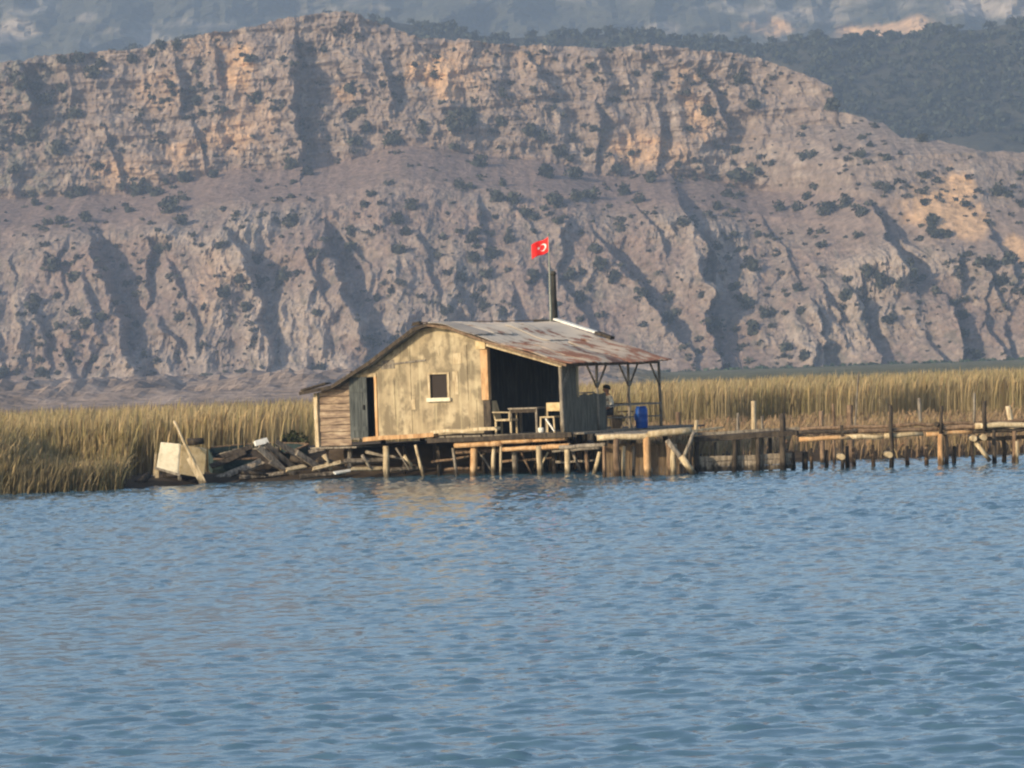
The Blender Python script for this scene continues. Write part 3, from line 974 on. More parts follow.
def build_talus():
    xs = np.linspace(-230, 230, 420); ys = np.linspace(430, 1016, 110)
    Y, X = np.meshgrid(ys, xs, indexing='ij')
    X = X * (0.55 + 0.45 * Y / 1016)
    up = sstep(430, 480, Y)
    right = sstep(0.02, 0.045, X / Y)
    Z = 0.1 + up * (0.35 + 3.2 * (1 - 0.9 * right) * np.maximum(0, ridged(X * 0.06, Y * 0.018, 820, 5) + 0.25) + 0.7 * (1 - right) * fbm(X * 0.2, Y * 0.05, 830, 3))
    n = fbm(X * 0.12, Y * 0.03, 840, 4)[..., None]
    c = np.array([0.29, 0.222, 0.182]) * (1 + 0.6 * n)
    g = right[..., None]
    c = c * (1 - g) + np.array([0.13, 0.122, 0.07]) * (1 + 0.5 * n) * g
    o = np_mesh('talus_slope', np.stack([X, Y, Z], -1).reshape(-1, 3), grid_faces(len(ys), len(xs)), M['rock'], tint=np.clip(c, 0.02, 0.6).reshape(-1, 3))
    tag(o, kind='structure')


build_talus()

# ================================================================== THE HUT
ALPHA = math.radians(30)
U = Vector((math.cos(ALPHA), -math.sin(ALPHA), 0)); Vv = Vector((math.sin(ALPHA), math.cos(ALPHA), 0))
DECK_Z = 1.17
o0 = at(430, 400, 106.0)
HUT_O = Vector((o0.x, 106.0, DECK_Z))


def to_local(p):
    d = Vector(p) - HUT_O
    return Vector((d.dot(U), d.dot(Vv), d.z))


def fac(px, py, v=0.0):
    """local (s, z) of the point of the front plane (v) in this direction"""
    d = ray(px, py); c = Vector((0, 0, CAM_H))
    t = ((HUT_O + Vv * v) - c).dot(Vv) / d.dot(Vv)
    q = to_local(c + d * t)
    return q.x, q.z


def sid(px, py, s):
    """local (v, z) of the point of the plane s in this direction"""
    d = ray(px, py); c = Vector((0, 0, CAM_H))
    t = ((HUT_O + U * s) - c).dot(U) / d.dot(U)
    q = to_local(c + d * t)
    return q.y, q.z


hut = thing('hut', 'weathered plank hut on stilts with rusty sheet roof and open porch', 'hut', HUT_O, -ALPHA)
L = 6.76
LB = 5.3      # the closed room is shorter than the roof
OV = 0.28
S_R = fac(562, 400)[0]
S_C = fac(485, 400)[0]       # right corner of the closed room
S_D = fac(376.5, 400)[0]       # wall right of the doorway
S_L = fac(317, 400)[0]


def roof_z(s):
    return float(np.interp(s, RS, RZ))


roof_px = [(300, 392.5), (332, 386), (368, 363), (414, 328), (428, 323.5), (447, 325.5), (487, 340), (567, 363.5)]
rp_ = [fac(a, b, -OV) for a, b in roof_px]
RS = [p[0] for p in rp_]; RZ = [p[1] - 0.03 for p in rp_]
S_E = RS[-1]

# front wall of pale panels, with the window opening
w0, wz1 = fac(430, 374.5); w1, wz0 = fac(448, 397.5)
TH = 0.09


def wall_piece(mb, s0, s1, z0, top=None, z1=None, v0=0.0, th=TH):
    """vertical slab from s0 to s1, from z0 to the roof (or z1)"""
    n = max(1, int((s1 - s0) / 0.3))
    ss = [s0 + (s1 - s0) * i / n for i in range(n + 1)]
    tp = [(s, z1 if z1 is not None else roof_z(s) - 0.045) for s in ss]
    poly = [Vector((s0, v0, z0)), Vector((s1, v0, z0))] + [Vector((s, v0, z)) for s, z in tp[::-1]]
    mb.prism(poly, (0, th, 0))


d_top = fac(362, 377.5)[1]
mb = MB()
wall_piece(mb, S_D, w0, 0.02); wall_piece(mb, w1, S_C, 0.02)
wall_piece(mb, w0, w1, 0.02, z1=wz0); wall_piece(mb, w0, w1, wz1)
wall_piece(mb, fac(349, 380)[0], S_D, d_top)
mb.build('front_wall', M['facade'], hut)
# panel joints, batten and patches on the front wall
mb = MB()
a0, za = fac(366, 367); a1, zb_ = fac(426, 360)
mb.beam((a0, -0.015, za), (a1, -0.015, zb_), 0.03, 0.05)
mb.build('batten', M['grey_wood'], hut)
for px, dz in ((409, 0), (466, -0.04)):
    s_, zt = fac(px, 345)
    mb = MB(); mb.box(s_ - 0.022, s_ + 0.022, -0.016, 0.004, 0.10, min(roof_z(s_) - 0.12, 2.6 + dz)); mb.build('cover_strip', M['facade'], hut)
for (x0, y0, x1, y1, mt_) in ((452, 371, 459, 395, 'pale_wood'), (453, 353, 462, 364, 'pale_wood'), (411, 399, 416, 410, 'pale_wood'), (424, 347, 440, 356, 'tan_board'), (381, 360, 395, 369, 'grey_wood'), (466, 400, 478, 424, 'tan_board'), (385, 380, 396, 420, 'tan_board')):
    s0, z1 = fac(x0, y0); s1, z0 = fac(x1, y1)
    mb = MB(); mb.prism([Vector((s0, -0.013, z0)), Vector((s1, -0.013, z0 + 0.02)), Vector((s1 - 0.02, -0.013, z1)), Vector((s0 + 0.01, -0.013, z1 - 0.02))], (0, 0.011, 0))
    o = mb.build('wall_patch', M['facade'] if mt_ == 'tan_board' else M[mt_], hut)
# window
mb = MB(); fw = 0.07
mb.box(w0 - fw, w0, -0.03, 0.05, wz0 - fw, wz1 + fw * 0.7); mb.box(w1, w1 + fw, -0.03, 0.05, wz0 - fw, wz1 + fw * 0.7)
mb.box(w0, w1, -0.03, 0.05, wz1, wz1 + fw * 0.6)
win = mb.build('window', M['pale_wood'], hut)
MB().box(w0 - 0.1, w1 + 0.12, -0.09, 0.05, wz0 - 0.11, wz0).build('sill', M['cream'], win, 0.008)
m_gl, t_, b_ = new_mat('window_pane'); b_.inputs['Base Color'].default_value = (0.022, 0.014, 0.011, 1); b_.inputs['Roughness'].default_value = 0.6; b_.inputs['Specular IOR Level'].default_value = 0.2
MB().box(w0, w1, 0.045, 0.06, wz0, wz1).build('pane', m_gl, win)
# left lean-to of horizontal planks
mb = MB()
s_dl = fac(350, 400)[0]
z_l0 = fac(330, 446)[1]
nb = 9
for i in range(nb):
    z0 = z_l0 + i * 0.205; z1 = z0 + 0.2
    sl = S_L + 0.03
    tp = min(roof_z(sl), roof_z(s_dl)) - 0.05
    if z0 > tp: break
    zz = min(z1, tp)
    mb.prism([Vector((sl, 0.0 + 0.012 * (i % 2), z0)), Vector((s_dl, 0.012 * (i % 2), z0 + 0.01)), Vector((s_dl, 0.012 * (i % 2) + 0.015, zz)), Vector((sl, 0.012 * (i % 2) + 0.015, zz - 0.01))], (0, 0.03, 0))
wall_piece(mb, S_L + 0.03, s_dl, tp - 0.02, v0=0.02, th=0.03)
mb.build('plank_siding', M['siding'], hut)
MB().beam((S_L, -0.02, z_l0 - 0.15), (S_L - 0.01, -0.02, roof_z(S_L) - 0.05), 0.12, 0.1, rag=0.01).build('corner_post', M['pale_wood'], hut)
# doorway: near-black lining stands in for the room's shade, door leaf ajar
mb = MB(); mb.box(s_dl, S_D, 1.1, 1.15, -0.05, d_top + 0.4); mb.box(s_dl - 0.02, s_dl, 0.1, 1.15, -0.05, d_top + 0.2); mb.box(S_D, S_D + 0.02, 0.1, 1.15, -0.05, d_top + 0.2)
mb.build('room_shade_lining', M['dark_void'], hut)
door = thing('door', None, None); door.parent = hut
del_ = fac(369.5, 400)[0]
dw = del_ - s_dl
mb = MB()
for i in range(4):
    mb.box(i * dw / 4 + 0.006, (i + 1) * dw / 4 - 0.004, -0.025, 0.012 + 0.004 * (i % 2), 0, d_top + 0.06)
mb.box(0.04, dw - 0.04, -0.045, -0.026, 0.25, 0.37); mb.box(0.04, dw - 0.04, -0.045, -0.026, 1.35, 1.47)
leaf = mb.build('door_leaf', M['door'], door)
MB().box(dw - 0.12, dw - 0.08, -0.075, -0.026, 0.85, 0.99).build('handle', M['black_metal'], leaf)
door.location = (s_dl + 0.01, -0.03, -0.05); door.rotation_euler = (0, 0, math.radians(-8))
MB().box(S_D - 0.05, S_D + 0.03, -0.03, -0.002, 0.0, d_top + 0.02).build('door_jamb', M['lit_orange_wood'], hut)
MB().box(s_dl - 0.05, S_D + 0.03, -0.03, -0.002, d_top + 0.02, d_top + 0.11).build('lintel', M['pale_wood'], hut)
# right corner post: sun on the upper part put into orange wood, dark below
s_a = fac(483.5, 400)[0]; s_b = fac(490.5, 400)[0]
zc = fac(487, 345)[1]
MB().box(s_a, s_b, -0.1, 0.06, fac(487, 400)[1], roof_z(s_b) - 0.06).build('corner_post', M['lit_orange_wood'], hut, 0.01)
MB().box(s_a + 0.02, s_b + 0.03, -0.07, 0.04, 0.0, fac(487, 400)[1]).build('corner_post', M['dark_wood'], hut, 0.01)
s1, z1 = fac(478, 341); s2, z2 = fac(488, 349)
MB().box(s1, s2, -0.16, -0.1, z2, z1).build('bracket', M['tan_board'], hut, 0.01)
# porch inner walls: the long wall of the room, facing the porch
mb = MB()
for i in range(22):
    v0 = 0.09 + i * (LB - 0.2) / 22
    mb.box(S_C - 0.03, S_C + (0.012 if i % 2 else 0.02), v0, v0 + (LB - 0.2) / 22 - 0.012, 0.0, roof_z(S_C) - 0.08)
mb.build('side_wall', M['shaded_porch_wood'], hut)
mb = MB(); wall_piece(mb, S_L, S_C, -0.05, v0=LB - 0.1, th=0.06); mb.build('back_wall', M['shaded_porch_wood'], hut)
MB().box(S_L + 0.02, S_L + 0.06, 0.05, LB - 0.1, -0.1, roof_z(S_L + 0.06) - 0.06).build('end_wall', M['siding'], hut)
# front eave beam of the porch
mb = MB(); sA, zA = fac(489, 350.5); sB, zB = fac(565, 364)
mb.beam((sA, -0.1, roof_z(sA) - 0.12), (S_R + 0.1, -0.1, roof_z(S_R) - 0.12), 0.08, 0.12)
mb.build('porch_beam', M['pale_wood'], hut)
MB().beam((S_R, -0.1, roof_z(S_R) - 0.11), (S_R, L * 0.86, roof_z(S_R) - 0.11), 0.08, 0.1, rag=0.01).build('eave_beam', M['grey_wood'], hut)
# posts and braces along the open side
post_px = [562, 597, 629, 660]
pv = [0.0] + [sid(p, 390, S_R)[0] for p in post_px[1:]]
for i, v in enumerate(pv):
    bx = 0.11 if i == 0 else 0.075
    MB().log((S_R, v, 0.0), (S_R + random.uniform(-0.02, 0.02), v, roof_z(S_R) - 0.1), bx * 0.62, bx * 0.55, 0.01).build('post', M['grey_wood'], hut)
    for sgn in (-1, 1):
        if (i == 0 and sgn < 0) or (i == 3 and sgn > 0): continue
        b = 0.62
        MB().log((S_R + 0.01, v + sgn * 0.02, roof_z(S_R) - 0.16 - b), (S_R + 0.01, v + sgn * 0.58, roof_z(S_R) - 0.14), 0.035, 0.03, 0.01).build('brace', M['grey_wood'], hut)
# a diagonal at the front post
MB().log((S_R, -0.03, roof_z(S_R) - 0.75), (S_R - 0.01, 0.5, roof_z(S_R) - 0.16), 0.04, 0.035, 0.01).build('brace', M['grey_wood'], hut)
# boarded side panel and half-height wall
v1 = sid(577, 400, S_R)[0]; v2, zh = sid(606, 394, S_R)
mb = MB(); n = 4
for i in range(n):
    a = 0.1 + (v1 - 0.1) * i / n; b = 0.1 + (v1 - 0.1) * (i + 1) / n - 0.012
    mb.box(S_R - 0.03, S_R + 0.004 * (i % 2), a, b, 0, roof_z(S_R) - 0.16)
mb.build('side_panel', M['screen_wood'], hut)
mb = MB(); n = 9
for i in range(n):
    a = v1 + (v2 - v1) * i / n; b = v1 + (v2 - v1) * (i + 1) / n - 0.012
    mb.box(S_R - 0.028, S_R + 0.004 * (i % 2), a, b, 0, zh + 0.02 * (i % 3))
mb.build('half_wall', M['screen_wood'], hut)
MB().box(S_R - 0.035, S_R + 0.025, v1 + 0.01, v1 + 0.10, zh - 0.05, roof_z(S_R) - 0.16).build('window_frame', M['pale_wood'], hut)
MB().box(S_R - 0.045, S_R + 0.03, v1 + 0.1, v1 + 1.0, zh + 0.045, zh + 0.085).build('rail', M['grey_wood'], hut)
zr_ = sid(640, 404, S_R)[1]
MB().beam((S_R, v2 - 0.1, zr_), (S_R, pv[3] + 0.05, zr_), 0.06, 0.05, rag=0.008).build('rail', M['grey_wood'], hut)
MB().beam((S_R, v2, zr_ * 0.5), (S_R, pv[3], zr_ * 0.45), 0.05, 0.04, rag=0.008).build('rail', M['grey_wood'], hut)
MB().beam((S_C + 0.1, L - 0.25, zr_), (S_R, L * 0.86 - 0.2, zr_), 0.06, 0.05, rag=0.008).build('rail', M['grey_wood'], hut)

# roof: corrugated sheets on the right slope, patched; thick dark edge on the left slope
def sheet(s0, s1, v0, v1, lift, thick=0.012, ragged=0.0, corr=0.012, seed=0):
    g = np.random.default_rng(seed)
    ns = 24; nv = max(8, int((v1 - v0) / 0.038))
    mbx = MB()
    vs = []
    rag0 = g.uniform(-ragged, ragged, nv + 1); rag1 = g.uniform(-ragged, ragged, nv + 1)
    for top in (1, 0):
        for i in range(ns + 1):
            for j in range(nv + 1):
                t = i / ns
                a = s0 + rag0[j] * 0.5; b = s1 + rag1[j]
                s = a + (b - a) * t
                v = v0 + (v1 - v0) * j / nv
                vk = v * (1 - 0.15 * max(0.0, s) / S_E)
                sag = 0.02 * math.sin(v * 1.7 + 0.8) * math.sin(s * 1.3) + 0.018 * math.sin(s * 4.1 + v * 0.9)
                z = roof_z(min(s, S_E)) + max(0, s - S_E) * -0.27 + lift + sag + corr * math.sin(2 * math.pi * v / 0.15)
                vs.append((s, vk, z - (0 if top else thick)))
    N = (ns + 1) * (nv + 1); fs = []
    for i in range(ns):
        for j in range(nv):
            k = i * (nv + 1) + j
            fs.append((k, k + nv + 1, k + nv + 2, k + 1)); fs.append((N + k, N + k + 1, N + k + nv + 2, N + k + nv + 1))
    for j in range(nv):
        k = j; fs.append((k, k + 1, N + k + 1, N + k)); k = ns * (nv + 1) + j; fs.append((k + 1, k, N + k, N + k + 1))
    for i in range(ns):
        k = i * (nv + 1); fs.append((k + nv + 1, k, N + k, N + k + nv + 1)); k = k + nv; fs.append((k, k + nv + 1, N + k + nv + 1, N + k))
    mbx.add(vs, fs, True)
    return mbx


s_ridge = fac(428, 323.5, -OV)[0]
roof = sheet(s_ridge, S_E, -OV, L + 0.1, 0.03, ragged=0.0).build('roof', M['roof'], hut)
sheet(RS[0], s_ridge, -OV, L + 0.1, 0.03, seed=3).build('left_roof', M['roof'], hut)
rust2 = roof_mat('rusty_patch', (0.50, 0.40, 0.31), (0.29, 0.135, 0.08))
rust3 = roof_mat('dull_patch', (0.33, 0.29, 0.25), (0.16, 0.085, 0.06))
pats = [(2.6, S_E + 0.16, -OV - 0.05, 1.2, 0.07, rust2), (2.9, S_E + 0.22, 1.1, 2.5, 0.085, rust2), (3.1, S_E + 0.14, 2.4, 3.8, 0.07, rust3), (2.7, S_E + 0.25, 3.7, 5.2, 0.09, rust2),
        (2.4, S_E + 0.12, 5.1, L + 0.15, 0.075, rust2), (0.25, 1.8, -OV - 0.08, 0.7, 0.065, rust3), (0.9, 2.4, 3.0, 4.2, 0.06, M['roof']), (0.2, 1.7, 1.0, 2.3, 0.055, M['roof'])]
for i, (a, b, c, d, lf, mm) in enumerate(pats):
    sheet(a, b, c, d, lf, ragged=0.07, seed=20 + i).build('patch_sheet', mm, roof)
mb = MB()
for i in range(3):
    mb.beam((s_ridge - 0.3 + i * 0.02, L * (i / 3) - OV, roof_z(s_ridge) + 0.07), (s_ridge - 0.3, L * ((i + 1) / 3) - OV + 0.3, roof_z(s_ridge) + 0.06 + 0.02 * i), 0.22, 0.02, rag=0.01)
mb.build('ridge_board', M['brown_wood'], hut)
# pale verge board along the rear edge, dark end pieces
MB().beam((s_ridge + 0.15, L + 0.12, roof_z(s_ridge + 0.15) + 0.13), (2.05, L * (1 - .15 * 2.05 / S_E) + 0.12, roof_z(2.05) + 0.15), 0.2, 0.05, rag=0.008).build('verge_board', M['white'], hut)
MB().beam((2.0, L * (1 - .15 * 2.0 / S_E) + 0.1, roof_z(2.0) + 0.14), (2.6, L * (1 - .15 * 2.6 / S_E) + 0.1, roof_z(2.6) + 0.14), 0.2, 0.09, rag=0.01).build('verge_board', M['dark_wood'], hut)
# left verge: dark edge strip following the gable
for (a, b) in zip(range(0, 4), range(1, 5)):
    MB().beam((RS[a], -OV - 0.03, RZ[a] + 0.0), (RS[b], -OV - 0.03, RZ[b] + 0.0), 0.05, 0.1, rag=0.0).build('gable_edge', M['dark_wood'], hut)
for (a, b) in zip(range(4, 7), range(5, 8)):
    MB().beam((RS[a], -OV - 0.03, RZ[a] - 0.02), (RS[b], -OV - 0.03, RZ[b] - 0.02), 0.05, 0.07, rag=0.0).build('gable_edge', M['brown_wood'], hut)
# weights and scraps lying on the roof
mb = MB(); s_, z_ = fac(303, 388, -OV); mb.beam((s_ - 0.02, -0.2, RZ[0] + 0.1), (s_ + 0.75, -0.1, RZ[1] + 0.12), 0.3, 0.05, rag=0.03); mb.build('roof_scrap', M['dark_wood'], hut)
mb = MB(); s_, z_ = fac(417, 325, -OV); mb.beam((s_ - 0.12, -0.3, z_ + 0.02), (s_ + 0.12, -0.25, z_ + 0.06), 0.2, 0.1, rag=0.03); mb.build('roof_scrap', M['dark_wood'], hut)
# chimney pipe with its dark collar behind the ridge
cb = to_local(at(555.2, 332, 112.35)); ct = to_local(at(553.2, 273, 112.35))
mb = MB(); mb.log(cb, ct, 0.105, 0.075, 0.004, 14); chim = mb.build('chimney', M['black_metal'], hut)
mb = MB(); mb.log(ct - Vector((0, 0, 0.06)), ct + Vector((0, 0, 0.05)), 0.095, 0.07, 0.0, 14); mb.build('chimney_cap', M['black_metal'], chim)
mb = MB(); q = to_local(at(549, 323, 112.4)); mb.box(q.x - 0.42, q.x + 0.3, q.y - 0.25, q.y + 0.2, q.z - 0.35, q.z + 0.1); mb.build('chimney_collar', M['black_metal'], hut, 0.03)

# flag on its pole
p_b = at(551.0, 328, 111.85); p_t = at(548.5, 234.5, 111.85)
fp = thing('flagpole', 'thin grey flagpole at the rear of the roof beside the black chimney', 'flagpole', p_b)
MB().log((0, 0, 0), p_t - p_b, 0.038, 0.014, 0.004, 8).build('pole', M['pipe'], fp)
MB().lathe([(0.03, -0.02), (0.03, 0.03), (0.01, 0.05)], p_t - p_b, 8).build('finial', M['pipe'], fp)


def build_flag():
    """cloth blowing to the left, sagging; the marks are inlaid just proud on both sides"""
    a = at(549, 236, 111.85); W = 0.58; Hh = 0.44
    fl = thing('flag', 'red flag with white crescent and star flying above the roof', 'flag', a)

    def P(u, v, off=0.0):
        x = -W * u * 0.93
        y = 0.10 * math.sin(u * 5.2 + v * 0.8) * u + 0.12 * u
        z = -Hh * v - 0.26 * u - 0.03 * math.sin(u * 6)
        return Vector((x, y + off, z))
    nu, nv = 22, 14
    mb = MB(); vs = []; fs = []
    for sd in (0.0, 0.008):
        for i in range(nu + 1):
            for j in range(nv + 1):
                vs.append(P(i / nu, j / nv, sd))
    N = (nu + 1) * (nv + 1)
    for i in range(nu):
        for j in range(nv):
            k = i * (nv + 1) + j
            fs.append((k, k + 1, k + nv + 2, k + nv + 1)); fs.append((N + k, N + k + nv + 1, N + k + nv + 2, N + k + 1))
    for i in range(nu):
        k = i * (nv + 1); fs.append((k, k + nv + 1, N + k + nv + 1, N + k)); k += nv; fs.append((k + nv + 1, k, N + k, N + k + nv + 1))
    for j in range(nv):
        k = j; fs.append((k + 1, k, N + k, N + k + 1)); k = nu * (nv + 1) + j; fs.append((k, k + 1, N + k + 1, N + k))
    mb.add(vs, fs, True); cl = mb.build('cloth', M['red'], fl)
    asp = W / Hh
    for off in (-0.006, 0.014):
        mb = MB(); vs = []; fs = []
        n = 28
        c0 = (0.36, 0.5); r0 = 0.25; c1 = (0.36 + 0.0625 / asp, 0.5); r1 = 0.2
        for i in range(n + 1):
            an = math.radians(38) + math.radians(284) * i / n
            vs.append(P(c0[0] + r0 * math.cos(an) / asp, c0[1] + r0 * math.sin(an), off))
            an2 = math.radians(52) + math.radians(256) * i / n
            vs.append(P(c1[0] + r1 * math.cos(an2) / asp, c1[1] + r1 * math.sin(an2), off))
        for i in range(n): fs.append((2 * i, 2 * i + 1, 2 * i + 3, 2 * i + 2))
        mb.add(vs, fs); mb.build('crescent', M['cloth_white'], cl)
        mb = MB(); sc = (0.6, 0.5); vs = [P(sc[0], sc[1], off)]
        for i in range(10):
            r = 0.125 if i % 2 == 0 else 0.05; an = math.pi + i * math.pi / 5
            vs.append(P(sc[0] + r * math.cos(an) / asp, sc[1] + r * math.sin(an), off))
        mb.add(vs, [(0, 1 + i, 1 + (i + 1) % 10) for i in range(10)]); mb.build('star', M['cloth_white'], cl)


build_flag()

# ================================================================== PLATFORM UNDER THE HUT
plat = thing('platform', 'stilted timber platform carrying the hut above the waterline', 'platform', (HUT_O.x, HUT_O.y, 0), -ALPHA)
DZ = DECK_Z           # local z of the deck top in the platform
mb = MB()
s = S_D - 0.6
while s < S_R + 1.0:
    w = random.uniform(0.16, 0.22)
    mb.beam((s, -0.42 + random.uniform(-0.06, 0.06), DZ - 0.03), (s, L + 0.2, DZ - 0.03 + random.uniform(-0.005, 0.005)), w - 0.012, 0.05, rag=0.003)
    s += w
mb.build('deck', M['grey_wood'], plat)
mb = MB(); s = S_L - 0.1
while s < S_D - 0.62:
    mb.beam((s, -0.15, z_l0 + DZ - 0.05), (s, L, z_l0 + DZ - 0.05), 0.19, 0.05, rag=0.003); s += 0.2
mb.build('low_deck', M['grey_wood'], plat)


def pl(px, py, v):
    a, b = fac(px, py, v); return Vector((a, v, b + DZ))


# foot boards and edge beams, sunlit look of the orange ones in their colour
MB().beam(pl(366, 439.5, -0.45), pl(436, 434.5, -0.45), 0.26, 0.12, rag=0.02).build('foot_board', M['lit_orange_wood'], plat)
MB().beam(pl(432, 432.5, -0.44), pl(498, 428.5, -0.44), 0.24, 0.09, rag=0.03).build('foot_board', M['pale_wood'], plat)
MB().beam(pl(428, 441, -0.5), pl(572, 434.5, -0.5), 0.09, 0.13, rag=0.01).build('edge_beam', M['dark_wood'], plat)
MB().log(pl(455, 445.5, -0.42), pl(502, 443.5, -0.42), 0.075, 0.08, 0.015).build('beam', M['lit_orange_wood'], plat)
MB().log(pl(492, 441.5, -0.4), pl(533, 439.5, -0.4), 0.085, 0.085, 0.015).build('beam', M['lit_orange_wood'], plat)
MB().log(pl(530, 439.8, -0.38), pl(566, 437.8, -0.38), 0.08, 0.085, 0.015).build('beam', M['lit_orange_wood'], plat)
MB().log(pl(503, 449.5, -0.45), pl(570, 445.5, -0.45), 0.06, 0.075, 0.015).build('beam', M['lit_orange_wood'], plat)
MB().log(pl(553, 450.5, -0.3), pl(600, 447.5, -0.3), 0.07, 0.06, 0.015).build('beam', M['grey_wood'], plat)
MB().log(pl(455, 452, 0.2), pl(560, 448, 0.2), 0.06, 0.07, 0.015).build('beam', M['brown_wood'], plat)
stilts = [(386, 446, 386.5, 474, 0.10, 'pale_wood', -0.3), (415.5, 445, 425.5, 474, 0.05, 'pale_wood', -0.35), (453, 448, 458, 474, 0.05, 'grey_wood', -0.2), (474, 446, 473, 478, 0.11, 'lit_orange_wood', -0.3),
          (494, 446, 493, 476, 0.065, 'pale_wood', -0.2), (501, 444, 500, 474, 0.04, 'pale_wood', -0.4), (514, 446, 516, 476, 0.09, 'grey_wood', 0.3), (538.5, 446, 541.5, 478, 0.09, 'pale_wood', -0.5),
          (567, 446, 568, 476, 0.085, 'pale_wood', -0.4), (586, 446, 588, 478, 0.06, 'brown_wood', 0.0), (600, 452, 590.5, 481, 0.065, 'pale_wood', -0.8), (438, 446, 440, 474, 0.07, 'dark_wood', 0.4),
          (404, 446, 404, 474, 0.06, 'dark_wood', 0.6), (350, 448, 350, 476, 0.08, 'grey_wood', 0.2), (327, 448, 326, 478, 0.06, 'brown_wood', 0.1), (554, 448, 555, 476, 0.08, 'dark_wood', 0.8), (484, 448, 484, 474, 0.08, 'dark_wood', 0.9)]
for a, b, c, d, r, m_, v in stilts:
    p = pl(a, b, v); q = pl(c, d, v); q.z = min(q.z, -0.3)
    MB().log(p, q, r * 0.9, r, 0.012).build('stilt', M[m_], plat)
for a, b, c, d, r, m_, v in [(396, 448, 409, 470, 0.03, 'grey_wood', -0.1), (432, 462, 470, 456, 0.04, 'brown_wood', 0.2), (445, 470, 480, 468, 0.05, 'brown_wood', 0.1), (478, 450, 492, 472, 0.035, 'grey_wood', 0.1), (500, 462, 552, 458, 0.04, 'brown_wood', 0.5),
                         (520, 450, 532, 474, 0.035, 'brown_wood', 0.2), (548, 452, 540, 470, 0.03, 'pale_wood', -0.2), (572, 450, 582, 474, 0.045, 'grey_wood', 0.0), (366, 452, 402, 459, 0.05, 'grey_wood', 0.1), (556, 462, 596, 460, 0.04, 'grey_wood', 0.3)]:
    MB().log(pl(a, b, v), pl(c, d, v), r, r * 0.8, 0.025).build('brace', M[m_], plat)
# rows of hidden stilts further in
for sx2 in (-3.0, -1.2, 0.6, 2.4, 4.2):
    for vy in (2.2, 4.4, 6.4):
        MB().log((sx2, vy, DZ - 0.06), (sx2 + 0.04, vy, -0.3), 0.08, 0.09, 0.01).build('stilt', M['dark_wood'], plat)

# ---- front landing to the right of the hut
land = thing('landing', 'low timber landing with a long pale edge log right of the porch', 'landing', (0, 0, 0))
LY = 99.2
mb = MB()
x0 = at(598, 436, LY).x; x1 = at(692, 431, LY).x
zt = 1.10
x = x0
while x < x1:
    w = random.uniform(0.17, 0.22)
    # boards run back to the hut's deck
    d = (x - (HUT_O.x + U.x * (S_R + 1.0))) 
    yend = HUT_O.y + U.y * (S_R + 1.0) + max(0.0, d) * 1.73 - 0.15 if d > 0 else HUT_O.y + U.y * (S_R + 1.0) + d * -0.58 - 0.6
    yend = max(LY + 1.5, min(yend, 108.0))
    mb.beam((x + w / 2, LY + 0.1, zt), (x + w / 2, yend, zt + random.uniform(-0.01, 0.01)), w - 0.015, 0.05, rag=0.004)
    x += w
mb.build('deck', M['grey_wood'], land)


def aw(px, py, Y): return at(px, py, Y)


MB().log(aw(597, 438, LY), aw(655, 435.5, LY), 0.08, 0.085, 0.015).build('edge_log', M['pale_wood'], land)
MB().log(aw(648, 434.5, LY - 0.1), aw(692, 430.5, LY - 0.05), 0.09, 0.10, 0.025).build('edge_log', M['pale_wood'], land)
MB().log(aw(560, 447.5, LY + 1.4), aw(606, 444.5, LY + 0.4), 0.06, 0.06, 0.02).build('beam', M['grey_wood'], land)
for a, b, c, d, r, m_, Y in [(616.5, 438, 618, 479, 0.095, 'brown_wood', LY), (624, 446, 622.5, 478, 0.06, 'pale_wood', LY + 0.25), (646.5, 437, 647.5, 479, 0.11, 'lit_orange_wood', LY), (668, 440, 673, 476, 0.10, 'brown_wood', LY + 0.1),
                             (674, 444, 672.5, 477, 0.09, 'pale_wood', LY - 0.1), (634, 446, 634, 476, 0.05, 'grey_wood', LY + 0.5), (604, 446, 605, 478, 0.05, 'brown_wood', LY + 0.4), (690, 436, 690, 477, 0.07, 'dark_wood', LY + 0.4)]:
    p = aw(a, b, Y); q = aw(c, d, Y); q.z = -0.3
    MB().log(p, q, r * 0.85, r, 0.02).build('stilt', M[m_], land)
for a, b, c, d, r, m_ in [(667, 440, 694, 475, 0.07, 'grey_wood'), (694, 432, 681, 464, 0.05, 'grey_wood'), (681, 456, 694, 474, 0.09, 'pale_wood')]:
    MB().log(aw(a, b, LY - 0.22), aw(c, d, LY - 0.2), r, r, 0.015).build('brace', M[m_], land)
mb = MB()
for i in range(46):
    px = 603 + i * 1.98
    p = aw(px, 444 + random.uniform(-1.5, 1), LY + 0.8); q = aw(px + random.uniform(-0.6, 0.6), 478, LY + 0.8); q.z = -0.25
    mb.beam(p, q, 0.048, 0.02, up=(0, 1, 0))
mb.build('reed_screen', M['mat_reed'], land)

# ================================================================== PIER
pier = thing('pier', 'rickety timber pier on thin posts running right from the landing', 'pier', (0, 0, 0))
